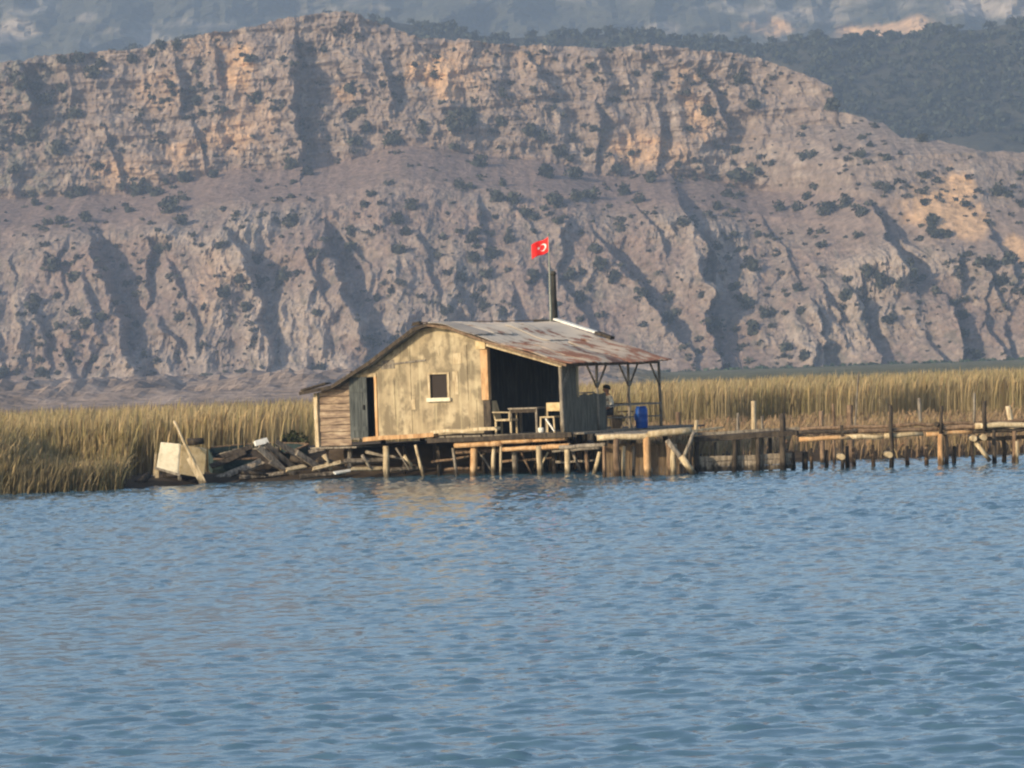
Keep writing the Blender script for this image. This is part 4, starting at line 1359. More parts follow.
# dark first span with boarded side
PY = 99.8
mb = MB()
for i in range(28):
    p = aw(696 + i * 3.6, 438.2 - i * 0.27, PY); mb.beam((p.x, PY, p.z), (p.x + random.uniform(-0.05, 0.05), PY + 1.1, p.z), 0.088, 0.05, rag=0.006)
mb.build('walkway', M['dark_wood'], pier)
MB().beam(aw(694, 440, PY - 0.06), aw(797, 432.5, PY - 0.06), 0.08, 0.13, rag=0.012).build('side_beam', M['dark_wood'], pier)
MB().beam(aw(696, 434, PY + 1.1), aw(800, 428.5, PY + 1.1), 0.08, 0.08, rag=0.012).build('side_beam', M['grey_wood'], pier)
mb = MB()
for i in range(3):
    y0 = 457.0 + i * 5.2
    mb.beam(aw(694 + random.uniform(-1, 1), y0 + 2.4, PY + 0.12), aw(790 + random.uniform(-3, 2), y0 - 1.5, PY + 0.12), 0.135, 0.025, up=(0, 1, 0), rag=0.02)
b_ob = mb.build('side_boards', M['drift_wood'], pier)
for a, b, c, d, r, m_, Y in [(697, 440, 695, 474, 0.07, 'dark_wood', PY), (735, 436, 734, 473, 0.075, 'dark_wood', PY), (758, 434, 758, 472, 0.07, 'dark_wood', PY), (782, 413.5, 783, 471, 0.095, 'dark_wood', PY),
                             (792, 452, 793, 470, 0.075, 'dark_wood', PY + 0.8), (805, 452, 805, 468, 0.09, 'dark_wood', PY + 1.0), (715, 442, 716, 472, 0.05, 'grey_wood', PY + 1.1), (770, 438, 771, 470, 0.06, 'dark_wood', PY + 1.1),
                             (753.5, 401, 754, 470, 0.075, 'pale_wood', PY + 1.2), (696, 420, 697, 470, 0.06, 'pale_wood', PY + 1.0), (762, 416, 762.5, 470, 0.04, 'grey_wood', PY + 1.2), (738, 413, 739, 470, 0.045, 'grey_wood', PY + 1.2)]:
    p = aw(a, b, Y); q = aw(c, d, Y); q.z = -0.35
    MB().log(p, q, r * 0.85, r, 0.015).build('post', M[m_], pier)
MB().beam(aw(683, 432, PY - 0.1), aw(722, 427.5, PY + 0.6), 0.15, 0.05, rag=0.02).build('loose_plank', M['pale_wood'], pier)
# the long rails to the right
rails = [(795, 433, 862, 431, 0.055, 'dark_wood', 0), (858, 431.2, 945, 427.5, 0.06, 'brown_wood', 0), (938, 428, 985, 426, 0.065, 'brown_wood', 0), (975, 426.2, 1050, 423.5, 0.08, 'pale_wood', -0.05),
         (799, 439.5, 850, 437.3, 0.07, 'lit_orange_wood', 0.02), (846, 437.5, 888, 436, 0.072, 'pale_wood', 0.05), (884, 435.8, 923, 433.2, 0.075, 'pale_wood', 0.02), (926, 434.3, 972, 431.5, 0.06, 'lit_orange_wood', 0.02), (965, 432, 1050, 428.5, 0.06, 'dark_wood', 0.05),
         (800, 429.5, 900, 425.5, 0.05, 'brown_wood', 1.0), (895, 425.6, 1050, 419, 0.05, 'brown_wood', 1.0), (975, 439, 1050, 436, 0.06, 'brown_wood', 0.8)]
for a, b, c, d, r, m_, dy in rails:
    MB().log(aw(a, b, PY + dy), aw(c, d + random.uniform(-.6, .8), PY + dy), r * 1.0, r * 0.84, 0.024).build('rail', M[m_], pier)
mb = MB()
for i in range(62):
    px = 799 + i * 4.1
    if random.random() < 0.12: continue
    p = aw(px, 436.2 - (px - 799) * 0.0375, PY + 0.08); mb.beam((p.x, PY + 0.08, p.z + 0.02), (p.x + random.uniform(-0.06, 0.06), PY + 1.0, p.z + 0.02), 0.09, 0.03, rag=0.006)
mb.build('walkway', M['brown_wood'], pier)
for a, b, c, d, r, m_, Y in [(841, 425, 842, 467, 0.07, 'dark_wood', PY), (846, 446, 847, 466, 0.09, 'dark_wood', PY + 0.2), (890.5, 405, 891.5, 467, 0.082, 'dark_wood', PY - 0.1), (940.5, 406, 941, 434, 0.065, 'dark_wood', PY - 0.1),
                             (940, 434, 942, 465, 0.11, 'lit_orange_wood', PY - 0.12), (945, 434, 947, 462, 0.08, 'brown_wood', PY + 0.1), (983.5, 401, 985, 430, 0.08, 'dark_wood', PY - 0.1), (974.5, 393, 974, 426, 0.05, 'grey_wood', PY + 1.0),
                             (994, 430, 994, 466, 0.085, 'dark_wood', PY), (1013, 431, 1014, 466, 0.09, 'brown_wood', PY), (1016, 441, 1017, 464, 0.06, 'pale_wood', PY - 0.12), (1040, 405, 1040, 464, 0.08, 'dark_wood', PY),
                             (812, 448, 812, 466, 0.07, 'brown_wood', PY + 0.9), (826, 450, 826, 466, 0.075, 'dark_wood', PY + 0.9), (853, 448, 853, 464, 0.08, 'brown_wood', PY + 0.9), (873, 445, 873, 463, 0.08, 'brown_wood', PY + 1.0),
                             (908, 446, 908, 461, 0.08, 'brown_wood', PY + 1.0), (926, 445, 926, 460, 0.08, 'brown_wood', PY + 1.0), (953, 446, 953, 458, 0.085, 'dark_wood', PY + 1.1), (973, 440, 973, 458, 0.07, 'brown_wood', PY + 1.0), (1004, 440, 1004, 460, 0.085, 'dark_wood', PY + 1.0)]:
    p = aw(a, b, Y); q = aw(c, d, Y); q.z = -0.35
    if d < 440: q = aw(c, d, Y)
    MB().log(p + Vector((random.uniform(-.04, .04), 0, 0)), q, r * 0.62, r * 0.85, 0.02).build('post', M[m_], pier)
# the pier carries on beyond the frame
xe = aw(1040, 424, PY).x
for k in range(6):
    xa = xe + k * 1.55
    MB().log((xa - 0.1, PY, 1.08 + 0.02 * (k % 2)), (xa + 1.65, PY + 0.02, 1.06), 0.06, 0.05, 0.02).build('rail', M['pale_wood' if k % 2 else 'brown_wood'], pier)
    MB().log((xa - 0.1, PY + 1.0, 1.1), (xa + 1.65, PY + 1.0, 1.12), 0.05, 0.045, 0.02).build('rail', M['brown_wood'], pier)
    MB().log((xa + 1.4, PY, 1.75 if k % 2 else 1.2), (xa + 1.42, PY, -0.35), 0.055, 0.08, 0.02).build('post', M['dark_wood'], pier)
    MB().log((xa + 1.1, PY + 1.0, 1.1), (xa + 1.12, PY + 1.0, -0.35), 0.06, 0.08, 0.02).build('post', M['brown_wood'], pier)
# pale end grain stubs and a brace at the right cluster
for a, b in ((974, 438.5), (984, 437.5)):
    p = aw(a, b, PY - 0.35); MB().log(p, p + Vector((0.02, 0.9, 0)), 0.085, 0.085, 0.0).build('cross_beam', M['pale_wood'], pier)
for a, b in ((890, 455), (842, 457)):
    p = aw(a, b, PY - 0.3); MB().log(p, p + Vector((0.02, 1.2, 0)), 0.085, 0.085, 0.0).build('cross_beam', M['pale_wood'], pier)
MB().log(aw(976, 443, PY - 0.2), aw(990, 461, PY - 0.2), 0.06, 0.06, 0.01).build('brace', M['pale_wood'], pier)
MB().log(aw(936, 424, PY - 0.15), aw(942, 425, PY + 0.2), 0.07, 0.06, 0.01).build('rail_end', M['dark_wood'], pier)

# ---- lone poles standing in the marsh behind the pier
g_poles = [(833, 404, 833.5, 428, 0.05, 'brown_wood', 104.5, 'thin brown stake in the marsh behind the pier, left of the thick stub'),
           (850, 405, 849.5, 428, 0.11, 'brown_wood', 105.5, 'short thick brown stub behind the pier rail'),
           (821, 411, 822, 430, 0.08, 'brown_wood', 105.0, 'stubby brown stake behind the pier rail, left of the thin brown one'),
           (919, 398, 920, 416, 0.07, 'grey_wood', 128.0, 'grey far stake against the dark foot of the reeds'),
           (1008, 406, 1016, 418, 0.10, 'pale_wood', 112.0, 'leaning pale log end sticking up at the right edge of the marsh'),
           (859, 372, 852, 420, 0.035, 'grey_wood', 118.0, 'tall thin grey pole leaning among the reeds behind the pier'),
           (678, 412, 678.5, 424, 0.10, 'brown_wood', 118.0, 'short reddish stake in the grass right of the porch')]
for a, b, c, d, r, m_, Y, lab in g_poles:
    p = aw(a, b, Y); q = aw(c, d, Y)
    q.z = float(ground_z(np.array(q.x), np.array(q.y))) - 0.2
    o = MB().log(p, q, r * 0.8, r, 0.015).build('stake', M[m_], None)
    tag(o, lab, 'stake')

# ================================================================== ON THE PORCH
def place(o, px, py, Y, rz=0.0, zz=DECK_Z):
    p = at(px, py, Y); o.location = (p.x, Y, zz); o.rotation_euler = (0, 0, rz); return o


def porch_y(px, v):
    """distance of the plane v at this column"""
    d = ray(px, 425); c = Vector((0, 0, CAM_H))
    t = ((HUT_O + Vv * v) - c).dot(Vv) / d.dot(Vv)
    return (c + d * t).y


ch = thing('armchair', 'pale wooden armchair with a slanted back at the porch corner post', 'chair')
mb = MB(); mb.prism([Vector((-0.24, -0.24, 0.36)), Vector((-0.20, -0.24, 0.36)), Vector((-0.36, -0.24, 0.95)), Vector((-0.41, -0.24, 0.93))], (0, 0.48, 0)); mb.build('backrest', M['tan_board'], ch, 0.01)
MB().box(-0.24, 0.28, -0.25, 0.25, 0.36, 0.42).build('seat', M['pale_wood'], ch, 0.01)
for x, y in ((-0.22, -0.22), (-0.22, 0.22), (0.24, -0.22), (0.24, 0.22)):
    MB().box(x - 0.025, x + 0.025, y - 0.025, y + 0.025, 0, 0.36).build('leg', M['pale_wood'], ch)
for y in (-0.27, 0.27):
    MB().beam((-0.3, y, 0.62), (0.26, y, 0.6), 0.06, 0.03).build('armrest', M['pale_wood'], ch)
    MB().box(0.2, 0.24, y - 0.02, y + 0.02, 0.36, 0.585).build('arm_post', M['pale_wood'], ch)
place(ch, 506, 425, porch_y(506, 0.32), math.radians(-22))

tb = thing('table', 'dark low table between the two chairs on the porch', 'table')
mb = MB()
for i in range(5): mb.box(-0.48, 0.48, -0.35 + i * 0.14, -0.35 + i * 0.14 + 0.132, 0.68, 0.72)
mb.build('tabletop', M['grey_wood'], tb)
for x in (-0.42, 0.42):
    for y in (-0.28, 0.28): MB().box(x - 0.03, x + 0.03, y - 0.03, y + 0.03, 0, 0.68).build('leg', M['grey_wood'], tb)
MB().box(-0.42, 0.42, -0.31, -0.29, 0.58, 0.68).build('apron', M['dark_wood'], tb)
place(tb, 529, 425, porch_y(529, 0.75), math.radians(-30))

c2 = thing('chair', 'small pale wooden chair beside the front porch post', 'chair')
MB().box(-0.24, 0.24, -0.22, 0.22, 0.42, 0.46).build('seat', M['pale_wood'], c2, 0.008)
for x in (-0.21, 0.21):
    for y in (-0.19, 0.19): MB().beam((x, y, 0.42), (x * 1.1, y * 1.1, 0), 0.045, 0.045).build('leg', M['pale_wood'], c2)
mb = MB(); mb.box(-0.24, 0.24, 0.19, 0.22, 0.6, 0.84); mb.build('backrest', M['tan_board'], c2, 0.008)
for x in (-0.22, 0.22): MB().box(x - 0.02, x + 0.02, 0.195, 0.215, 0.46, 0.6).build('back_post', M['pale_wood'], c2)
MB().beam((-0.02, -0.25, 0.40), (0.26, -0.27, 0.04), 0.05, 0.035).build('loose_leg', M['white'], c2)
place(c2, 551, 425, porch_y(551, 0.35), math.radians(-30))

pot = MB().lathe([(0.05, 0), (0.085, 0.03), (0.09, 0.12), (0.07, 0.15), (0.062, 0.15), (0.05, 0.03)], n=16).build('pot', M['white'])
tag(pot, 'small white pot on the deck under the porch table', 'pot'); place(pot, 541, 428, porch_y(541, 0.12))

brl = thing('barrel', 'blue plastic barrel on the deck by the right porch posts', 'barrel')
MB().lathe([(0.165, 0.0), (0.185, 0.03), (0.19, 0.2), (0.198, 0.22), (0.19, 0.24), (0.19, 0.42), (0.198, 0.44), (0.19, 0.46), (0.185, 0.6), (0.15, 0.645)], n=24).build('body', M['blue'], brl)
mb = MB(); mb.lathe([(0.15, 0.645), (0.16, 0.65), (0.16, 0.675), (0.14, 0.68)], n=24); mb.build('lid', M['blue'], brl)
MB().beam((-0.205, -0.02, 0.25), (-0.205, 0.02, 0.45), 0.03, 0.02).build('handle', M['blue'], brl)
place(brl, 642, 430, 106.2); brl.scale = (0.93, 0.93, 0.93)
mb = MB()   # landing boards carry on under the barrel
# crate-like stool and dark pots seen through the rails
st = thing('stool', 'dark folding stool behind the porch rail left of the barrel', 'stool')
MB().box(-0.2, 0.2, -0.17, 0.17, 0.46, 0.5).build('seat', M['dark_wood'], st, 0.008)
for y in (-0.15, 0.15):
    MB().beam((-0.18, y, 0.46), (0.2, y, 0.0), 0.035, 0.03).build('leg', M['grey_wood'], st); MB().beam((0.18, y + 0.032, 0.46), (-0.2, y + 0.032, 0.0), 0.035, 0.03).build('leg', M['grey_wood'], st)
place(st, 626, 425, 107.6, 0.3)


# ---- the seated person
def skin_chain(name, joints, edges, mat, parent, sub=2, root=0):
    me = bpy.data.meshes.new(name)
    me.from_pydata([j[0] for j in joints], edges, [])
    me.materials.append(mat)
    o = bpy.data.objects.new(name, me); COL.objects.link(o); o.parent = parent
    m = o.modifiers.new('skin', 'SKIN')
    me.skin_vertices.new(name='') if not me.skin_vertices else None
    for i, j in enumerate(joints):
        r = j[1]
        me.skin_vertices[0].data[i].radius = (r, r) if not isinstance(r, tuple) else r
    me.skin_vertices[0].data[root].use_root = True
    sb = o.modifiers.new('sub', 'SUBSURF'); sb.levels = sub; sb.render_levels = sub
    m.use_smooth_shade = True
    return o


def build_person():
    """seated, facing left (-x in local space), hands on the knees"""
    r = thing('person', 'person in a pale shirt with dark hair sitting behind the porch rail', 'person')
    J = [((0, 0, 0.50), (0.13, 0.15)), ((0.01, 0, 0.68), (0.115, 0.14)), ((0.0, 0, 0.86), (0.115, 0.165)), ((-0.01, 0, 0.955), (0.07, 0.09)), ((-0.03, 0, 1.02), 0.052), ((-0.045, 0, 1.09), 0.075), ((-0.055, 0, 1.17), 0.098), ((-0.045, 0, 1.235), 0.07)]
    E = [(0, 1), (1, 2), (2, 3), (3, 4), (4, 5), (5, 6), (6, 7)]
    for sg in (-1, 1):
        k = len(J)
        J += [((0.0, 0.17 * sg, 0.91), 0.062), ((-0.05, 0.23 * sg, 0.66), 0.045), ((-0.28, 0.17 * sg, 0.56), 0.033), ((-0.36, 0.14 * sg, 0.545), (0.022, 0.04))]
        E += [(3, k), (k, k + 1), (k + 1, k + 2), (k + 2, k + 3)]
        for q, (dy, ln) in enumerate(((-0.032, 0.06), (-0.011, 0.075), (0.011, 0.07), (0.032, 0.055))):
            f = len(J)
            J += [((-0.395, 0.14 * sg + dy, 0.54), 0.009), ((-0.395 - ln * 0.6, 0.14 * sg + dy, 0.53), 0.009), ((-0.395 - ln * 0.8, 0.14 * sg + dy, 0.50), 0.008)]
            E += [(k + 3, f), (f, f + 1), (f + 1, f + 2)]
        f = len(J); J += [((-0.35, 0.14 * sg - 0.05 * sg, 0.535), 0.011), ((-0.39, 0.14 * sg - 0.06 * sg, 0.52), 0.01)]; E += [(k + 3, f), (f, f + 1)]
        k = len(J)
        J += [((-0.04, 0.1 * sg, 0.48), 0.095), ((-0.42, 0.13 * sg, 0.47), 0.066), ((-0.40, 0.13 * sg, 0.26), 0.055), ((-0.38, 0.13 * sg, 0.075), 0.04), ((-0.50, 0.14 * sg, 0.035), (0.045, 0.03))]
        E += [(0, k), (k, k + 1), (k + 1, k + 2), (k + 2, k + 3), (k + 3, k + 4)]
    skin_chain('body', J, E, M['skin'], r)
    # clothes follow the same skeleton, a little wider
    T = [((0, 0, 0.49), (0.15, 0.17)), ((0.01, 0, 0.68), (0.135, 0.16)), ((0.0, 0, 0.86), (0.13, 0.18)), ((-0.008, 0, 0.955), (0.085, 0.10)), ((-0.02, 0, 0.985), 0.066)]
    TE = [(0, 1), (1, 2), (2, 3), (3, 4)]
    for sg in (-1, 1):
        k = len(T); T += [((0.0, 0.175 * sg, 0.91), 0.078), ((-0.05, 0.235 * sg, 0.68), 0.064), ((-0.10, 0.222 * sg, 0.638), 0.058)]; TE += [(3, k), (k, k + 1), (k + 1, k + 2)]
    skin_chain('shirt', T, TE, M['shirt'], r)
    Tr = [((0, 0, 0.50), (0.14, 0.165))]; Te = []
    for sg in (-1, 1):
        k = len(Tr); Tr += [((-0.05, 0.1 * sg, 0.485), 0.112), ((-0.42, 0.13 * sg, 0.475), 0.083), ((-0.40, 0.13 * sg, 0.26), 0.072), ((-0.38, 0.13 * sg, 0.1), 0.064)]
        Te += [(0, k), (k, k + 1), (k + 1, k + 2), (k + 2, k + 3)]
    skin_chain('trousers', Tr, Te, M['trousers'], r)
    hr = MB(); vs = []; fs = []; n = 16; m = 8
    for i in range(m + 1):
        ph = math.pi * 0.62 * i / m
        for j in range(n):
            th = 2 * math.pi * j / n
            rr = 0.112 * math.sin(ph)
            cut = 0.028 * (1 + math.cos(th - math.pi)) * (i / m)   # higher hairline over the face (-x)
            vs.append((-0.04 + rr * math.cos(th) * 1.06, rr * math.sin(th) * 0.92, 1.185 + 0.118 * math.cos(ph) + cut))
    for i in range(m):
        for j in range(n): fs.append((i * n + j, (i + 1) * n + j, (i + 1) * n + (j + 1) % n, i * n + (j + 1) % n))
    hr.add(vs, fs, True); hr.build('hair', M['hair'], r)
    f = MB(); f.prism([Vector((-0.138, -0.014, 1.125)), Vector((-0.138, 0.014, 1.125)), Vector((-0.145, 0.008, 1.17)), Vector((-0.145, -0.008, 1.17))], (-0.028, 0, -0.006)); f.build('nose', M['skin'], r, 0.006)
    for sg in (-1, 1):
        MB().lathe([(0.002, -0.007), (0.009, -0.004), (0.009, 0.004), (0.002, 0.007)], (-0.147, 0.034 * sg, 1.175), 8).build('eye', M['hair'], r)
        MB().lathe([(0.006, -0.03), (0.014, -0.015), (0.018, 0.012), (0.008, 0.028)], (-0.045, 0.096 * sg, 1.15), 8).build('ear', M['skin'], r)
    MB().box(-0.144, -0.130, -0.024, 0.024, 1.088, 1.096).build('mouth', M['trousers'], r)
    return r


per = build_person()
PYV = 107.9
pp = at(607, 391, PYV)
per.location = (pp.x + 0.03, PYV, DECK_Z - 0.02); per.rotation_euler = (0, 0, math.radians(25))
bn = thing('bench', 'dark plank bench under the seated person on the porch', 'bench', (pp.x + 0.03, PYV, DECK_Z), math.radians(25))
MB().box(-0.2, 0.2, -0.6, 0.6, 0.33, 0.38).build('seat', M['dark_wood'], bn, 0.008)
for y in (-0.5, 0.5): MB().box(-0.17, 0.17, y - 0.03, y + 0.03, 0, 0.33).build('leg', M['dark_wood'], bn)

# ================================================================== LEFT SHORE: bin, boats, planks
def gz(x, y): return float(ground_z(np.array(float(x)), np.array(float(y))))


BY = 106.0
cr_ = thing('crate', 'big cream-fronted crate on short wooden legs at the waterline', 'crate')
p0 = at(153.5, 478, BY); p1 = at(205, 478, BY); wx_ = p1.x - p0.x
z_lo = at(160, 467, BY).z; z_hi = at(160, 441.5, BY).z; z_w = 0.0
xm = at(176, 470, BY).x - p0.x
mb = MB(); mb.prism([Vector((0.03, 0, z_lo)), Vector((xm, -0.12, z_lo - 0.14)), Vector((xm, -0.12, z_hi - 0.01)), Vector((0.1, 0, z_hi))], (0.06, 0.03, 0)); mb.build('front_panel', M['cream'], cr_, 0.015)
mb = MB(); mb.prism([Vector((xm + 0.065, -0.12, z_lo - 0.14)), Vector((wx_ - 0.25, 0.05, z_lo - 0.2)), Vector((wx_ - 0.06, 0.1, z_lo - 0.1)), Vector((wx_ - 0.04, 0.1, z_hi - 0.12)), Vector((xm + 0.065, -0.12, z_hi - 0.03))], (0.0, 0.035, 0)); mb.build('side_panel', M['tan_board'], cr_, 0.012)
mb = MB(); mb.prism([Vector((0.12, 0.04, z_hi - 0.04)), Vector((xm, -0.08, z_hi - 0.06)), Vector((wx_ - 0.06, 0.14, z_hi - 0.16)), Vector((wx_ - 0.1, 0.75, z_hi - 0.14)), Vector((0.2, 0.75, z_hi - 0.05))], (0, 0, 0.035)); mb.build('lid', M['tan_board'], cr_, 0.01)
mb = MB(); mb.prism([Vector((0.15, 0.72, z_lo - 0.1)), Vector((wx_ - 0.1, 0.72, z_lo - 0.1)), Vector((wx_ - 0.1, 0.72, z_hi - 0.15)), Vector((0.2, 0.72, z_hi - 0.06))], (0, 0.03, 0)); mb.build('back_panel', M['tan_board'], cr_)
mb = MB(); mb.prism([Vector((0.06, 0.05, z_lo - 0.04)), Vector((xm, -0.08, z_lo - 0.15)), Vector((wx_ - 0.1, 0.14, z_lo - 0.16)), Vector((wx_ - 0.1, 0.72, z_lo - 0.15)), Vector((0.16, 0.72, z_lo - 0.1))], (0, 0, -0.04)); mb.build('bottom', M['dark_wood'], cr_)
for x, y, m_ in ((0.06, 0.06, 'pale_wood'), (wx_ - 0.16, 0.16, 'pale_wood'), (0.22, 0.68, 'dark_wood'), (wx_ - 0.16, 0.66, 'dark_wood'), (0.72, 0.0, 'grey_wood')):
    MB().beam((x, y, z_lo - 0.06), (x + 0.02, y, -0.12), 0.11, 0.08).build('leg', M[m_], cr_)
MB().beam((0.0, 0.02, z_lo - 0.02), (xm + 0.1, -0.14, z_lo - 0.17), 0.06, 0.07).build('frame_rail', M['grey_wood'], cr_)
MB().beam((-0.02, 0.08, z_lo - 0.25), (-0.01, 0.08, z_hi - 0.35), 0.07, 0.06).build('frame_rail', M['pale_wood'], cr_)
cr_.location = (p0.x, BY, 0); cr_.rotation_euler = (0, math.radians(6), 0)

pb = at(205, 486, BY - 0.5); pt = at(174, 421, BY - 0.25)
o = MB().log(pb, pt, 0.055, 0.035, 0.01).build('pole', M['pale_wood']); tag(o, 'long pale pole leaning steeply across the cream crate', 'pole')
o = MB().beam(at(190, 458, BY - 0.35), at(203.5, 484, BY - 0.55), 0.2, 0.05, up=(0, 1, 0.2), rag=0.01).build('plank', M['pale_wood']); tag(o, 'short wide pale plank propped against the crate front under the pole', 'plank')
q = at(195, 441, BY + 0.3)
o = MB().log(q + Vector((-0.22, 0, -0.03)), q + Vector((0.25, 0.05, 0.0)), 0.11, 0.09, 0.02).build('bundle', M['dark_wood']); tag(o, 'dark bundle lying on top of the cream crate', 'bundle')


def boat_mesh(Lb, Wb, Hb, n=14, open_top=True, th=0.03):
    """an open rowing boat along x: pointed bow at +x, transom at 0"""
    mbx = MB(); secs = []
    for i in range(n + 1):
        t = i / n
        w = Wb / 2 * (0.78 + 0.22 * math.sin(math.pi * min(1, t * 1.2))) * (1 - max(0, (t - 0.55) / 0.45) ** 2.2)
        h = Hb * (1 + 0.28 * t ** 2.5); kz = 0.25 * Hb * max(0, (t - 0.7) / 0.3) ** 2
        w = max(w, 0.012)
        secs.append((t * Lb, w, h, kz))
    ring = 9
    for ins in (0, 1):
        vs = []; fs = []
        for x, w, h, kz in secs:
            for j in range(ring):
                a = math.pi * j / (ring - 1)
                c = -math.cos(a); s_ = math.sin(a)
                yy = (w - ins * min(th, w * 0.5)) * math.copysign(abs(c) ** 0.7, c); zz = h - (h - kz - ins * th) * s_ ** 0.65
                vs.append((x + (th if ins and x == 0 else 0), yy, zz))
        for i in range(n):
            for j in range(ring - 1):
                k = i * ring + j
                f = (k, k + ring, k + ring + 1, k + 1)
                fs.append(f if not ins else f[::-1])
        fs.append(tuple(range(ring)) if not ins else tuple(range(ring))[::-1])
        mbx.add(vs, fs, False)
    return mbx, secs


def make_boat(label, px, py, Y, Lb, Wb, Hb, rot, mat, rim):
    r = thing('rowing_boat', label, 'boat')
    mbx, secs = boat_mesh(Lb, Wb, Hb); mbx.build('hull', mat, r)
    for sg in (-1, 1):
        mm = MB()
        for a, b in zip(secs[:-1], secs[1:]): mm.beam((a[0], sg * a[1], a[2]), (b[0], sg * b[1], b[2]), 0.05, 0.04)
        mm.build('gunwale', rim, r)
    for t in (0.3, 0.6):
        s_ = secs[int(t * 14)]; MB().box(s_[0] - 0.1, s_[0] + 0.1, -s_[1] * 0.95, s_[1] * 0.95, s_[2] - 0.12, s_[2] - 0.085).build('thwart', M['grey_wood'], r)
    p = at(px, py, Y); r.location = (p.x, Y, gz(p.x, Y) - 0.02); r.rotation_euler = rot
    return r


make_boat('dark teal beached rowing boat tilted on its side behind the crate', 210, 470, 108.4, 2.9, 1.15, 0.62, (math.radians(20), 0.0, math.radians(14)), M['teal'], M['brown_wood'])
b2 = make_boat('black rotting boat with a whitish broken stern beside the plank heap', 283, 470, 108.0, 2.6, 1.1, 0.58, (math.radians(28), math.radians(6), math.radians(160)), M['black_hull'], M['grey_wood'])
q = at(262, 443, 107.9)
o = MB().beam(at(255, 444, 107.7), at(268, 440.5, 107.9), 0.18, 0.07, up=(0, -1, 0.4), rag=0.02).build('board', M['white']); tag(o, 'small whitish board lying on the boats left of the hut', 'board')

# planks and driftwood heaped on the bank, every piece its own
heap = [(206, 482, 258, 463, 107.0, 0.26, 0.05, 'brown_wood', 'wide brown plank slanting up to the right beside the crate'),
        (232, 480, 262, 461, 107.1, 0.30, 0.05, 'grey_wood', 'broad grey plank slanting out of the mud between crate and heap'),
        (258, 447, 288, 474, 107.2, 0.24, 0.05, 'grey_wood', 'long grey plank sliding down to the right from the whitish board'),
        (266, 444, 300, 472, 107.5, 0.20, 0.05, 'brown_wood', 'long brown plank lying beside the long grey one'),
        (275, 441, 312, 464, 107.9, 0.22, 0.05, 'grey_wood', 'weathered plank highest on the heap, pointing at the hut corner'),
        (286, 470, 305, 466, 106.9, 0.16, 0.06, 'pale_wood', 'short pale board lying low at the front of the heap'),
        (313, 469, 342, 462, 106.9, 0.14, 0.06, 'pale_wood', 'pale board tilted up on the bank under the low deck'),
        (300, 477, 345, 473, 106.6, 0.16, 0.06, 'grey_wood', 'flat grey board along the waterline below the low deck'),
        (335, 473, 350, 470.5, 106.7, 0.12, 0.05, 'white', 'short white board at the waterline left of the first pale stilt'),
        (345, 461, 385, 460, 106.5, 0.16, 0.06, 'brown_wood', 'brown board lying level under the doorway'),
        (352, 469, 384, 468.5, 106.5, 0.14, 0.06, 'pale_wood', 'pale board lying level on the mud under the doorway'),
        (392, 470, 424, 467, 106.3, 0.14, 0.06, 'grey_wood', 'grey board on the mud between the pale stilts'),
        (258, 482, 292, 479, 106.7, 0.10, 0.05, 'brown_wood', 'thin brown board floating at the front of the heap'),
        (212, 466, 246, 452, 107.6, 0.22, 0.06, 'dark_wood', 'black plank leaning on the teal boat, lowest of three'),
        (222, 457, 252, 447, 107.8, 0.18, 0.06, 'dark_wood', 'black plank crossing the teal boat just under its rim'),
        (270, 462, 298, 476, 107.0, 0.20, 0.06, 'brown_wood', 'brown plank sliding into the water in front of the heap'),
        (296, 452, 322, 470, 107.3, 0.24, 0.06, 'grey_wood', 'broad grey plank between the heap and the hut corner post'),
        (240, 478, 285, 473, 106.8, 0.18, 0.06, 'grey_wood', 'long grey plank lying low along the water before the boats'),
        (284, 446, 305, 458, 108.0, 0.16, 0.05, 'grey_wood', 'short grey plank below the bush on top of the heap'),
        (318, 458, 345, 466, 107.0, 0.16, 0.05, 'dark_wood', 'black plank on the bank right under the plank siding'),
        (310, 452, 338, 446, 107.6, 0.16, 0.05, 'grey_wood', 'grey board leaning on the bank by the hut corner')]
for a, b, c, d, Y, w, t, m_, lab in heap:
    p = at(a, b, Y); q = at(c, d, Y + 0.35)
    if m_ in ('grey_wood', 'brown_wood'): m_ = 'drift_wood'
    o = MB().beam(p, q, w * 0.85, t * 0.8, up=(0, -0.75, 0.66), rag=0.03).build('plank', M[m_]); tag(o, lab, 'plank', 'planks heaped on the bank')
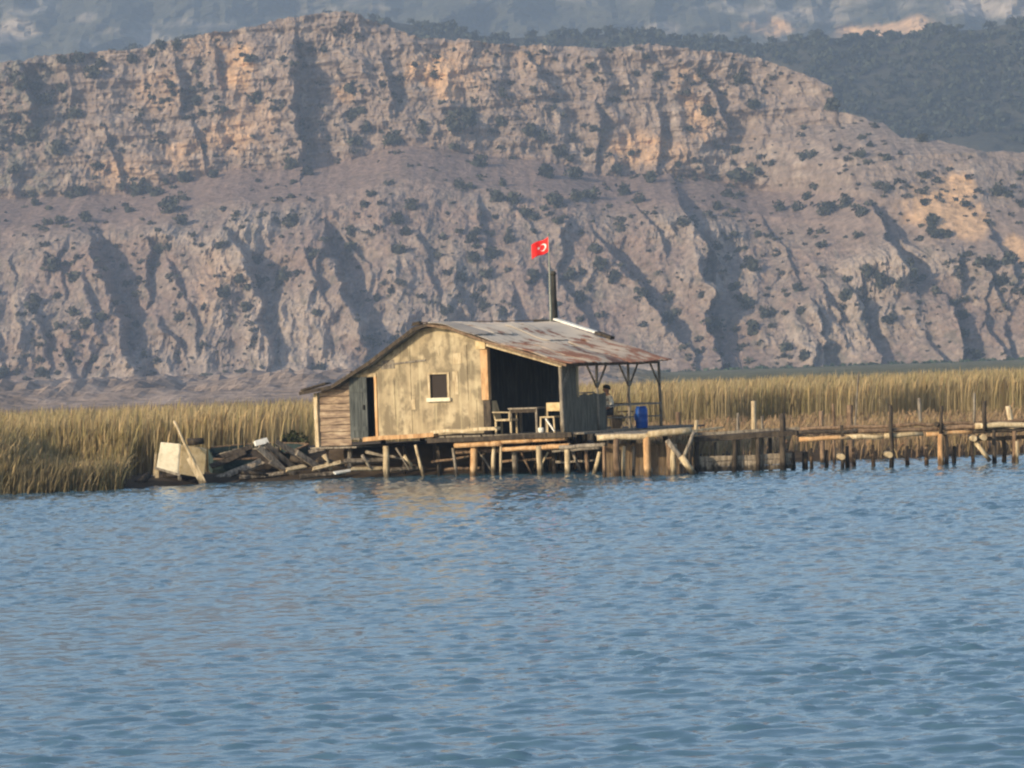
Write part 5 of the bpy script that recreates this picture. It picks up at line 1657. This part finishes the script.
logs = [(238, 472, 268, 476, 106.9, 0.07, 'dark_wood', 'dark drift log lying flat in front of the black boat'), (290, 458, 318, 466, 107.6, 0.09, 'dark_wood', 'dark thick log in the middle of the heap'),
        (324, 455, 331, 470, 107.1, 0.07, 'pale_wood', 'short pale upright log by the hut corner post'), (362, 455, 372, 470, 106.6, 0.05, 'grey_wood', 'thin grey stick leaning under the doorway'), (404, 456, 412, 466, 106.4, 0.06, 'pale_wood', 'stubby pale stick standing between the two pale stilts'),
        (132, 487, 150, 474, 105.0, 0.12, 'dark_wood', 'dark waterlogged stump left of the crate'), (120, 489, 148, 486, 104.8, 0.10, 'dark_wood', 'dark drift log at the waterline left of the crate'), (162, 483, 196, 481, 106.1, 0.09, 'brown_wood', 'brown log lying in the shade under the crate')]
for a, b, c, d, Y, r_, m_, lab in logs:
    p = at(a, b, Y); q = at(c, d, Y + 0.1)
    o = MB().log(p, q, r_, r_ * 0.8, 0.02).build('drift_log', M[m_]); tag(o, lab, 'log', 'drift logs on the bank')


def bush(label, px, Y, r, seed, base):
    t = thing('bush', label, 'bush')
    v, cl = leaf_cloud(650, 1.0, seed, flat=0.9, size=0.11)
    np_mesh('leaves', v * r, np.arange(len(v)).reshape(-1, 4), M['leaf'], tint=np.clip(cl[:, None] * np.array(base)[None], 0.005, 1), parent=t)
    mb = MB()
    for k in range(5): mb.log((0.03 * k, 0, -0.7 * r), (random.uniform(-.4, .4) * r, random.uniform(-.4, .4) * r, 0.2 * r), 0.02, 0.008, 0.02, 6)
    mb.build('stems', M['dark_wood'], t)
    p = at(px, 440, Y); t.location = (p.x, Y, gz(p.x, Y) + 0.62 * r)


bush('dark green bush growing just left of the hut corner', 291, 109.5, 0.55, 700, (0.05, 0.06, 0.03))
bush('low dark green bush at the heap end behind the boats', 262, 110.4, 0.6, 701, (0.055, 0.065, 0.035))
bush('round dark bush in the reeds behind the teal boat', 240, 111.0, 0.6, 702, (0.06, 0.07, 0.035))

# ================================================================== THE AIR
hz, th_, bh = new_mat('haze_air')
th_.nodes.remove(bh)
pv_ = th_.nodes.new('ShaderNodeVolumePrincipled')
pv_.inputs['Color'].default_value = (0.47, 0.62, 0.86, 1)
pv_.inputs['Density'].default_value = 0.00026
pv_.inputs['Anisotropy'].default_value = 0.0
th_.links.new(pv_.outputs[0], th_.nodes['Material Output'].inputs['Volume'])
hb = MB().box(-2000, 2000, -300, 3300, -6.0, 420).build('haze', hz)
tag(hb, 'pale blue haze filling the air over the lake and mountains', 'haze', kind='stuff')
S.cycles.volume_bounces = 1
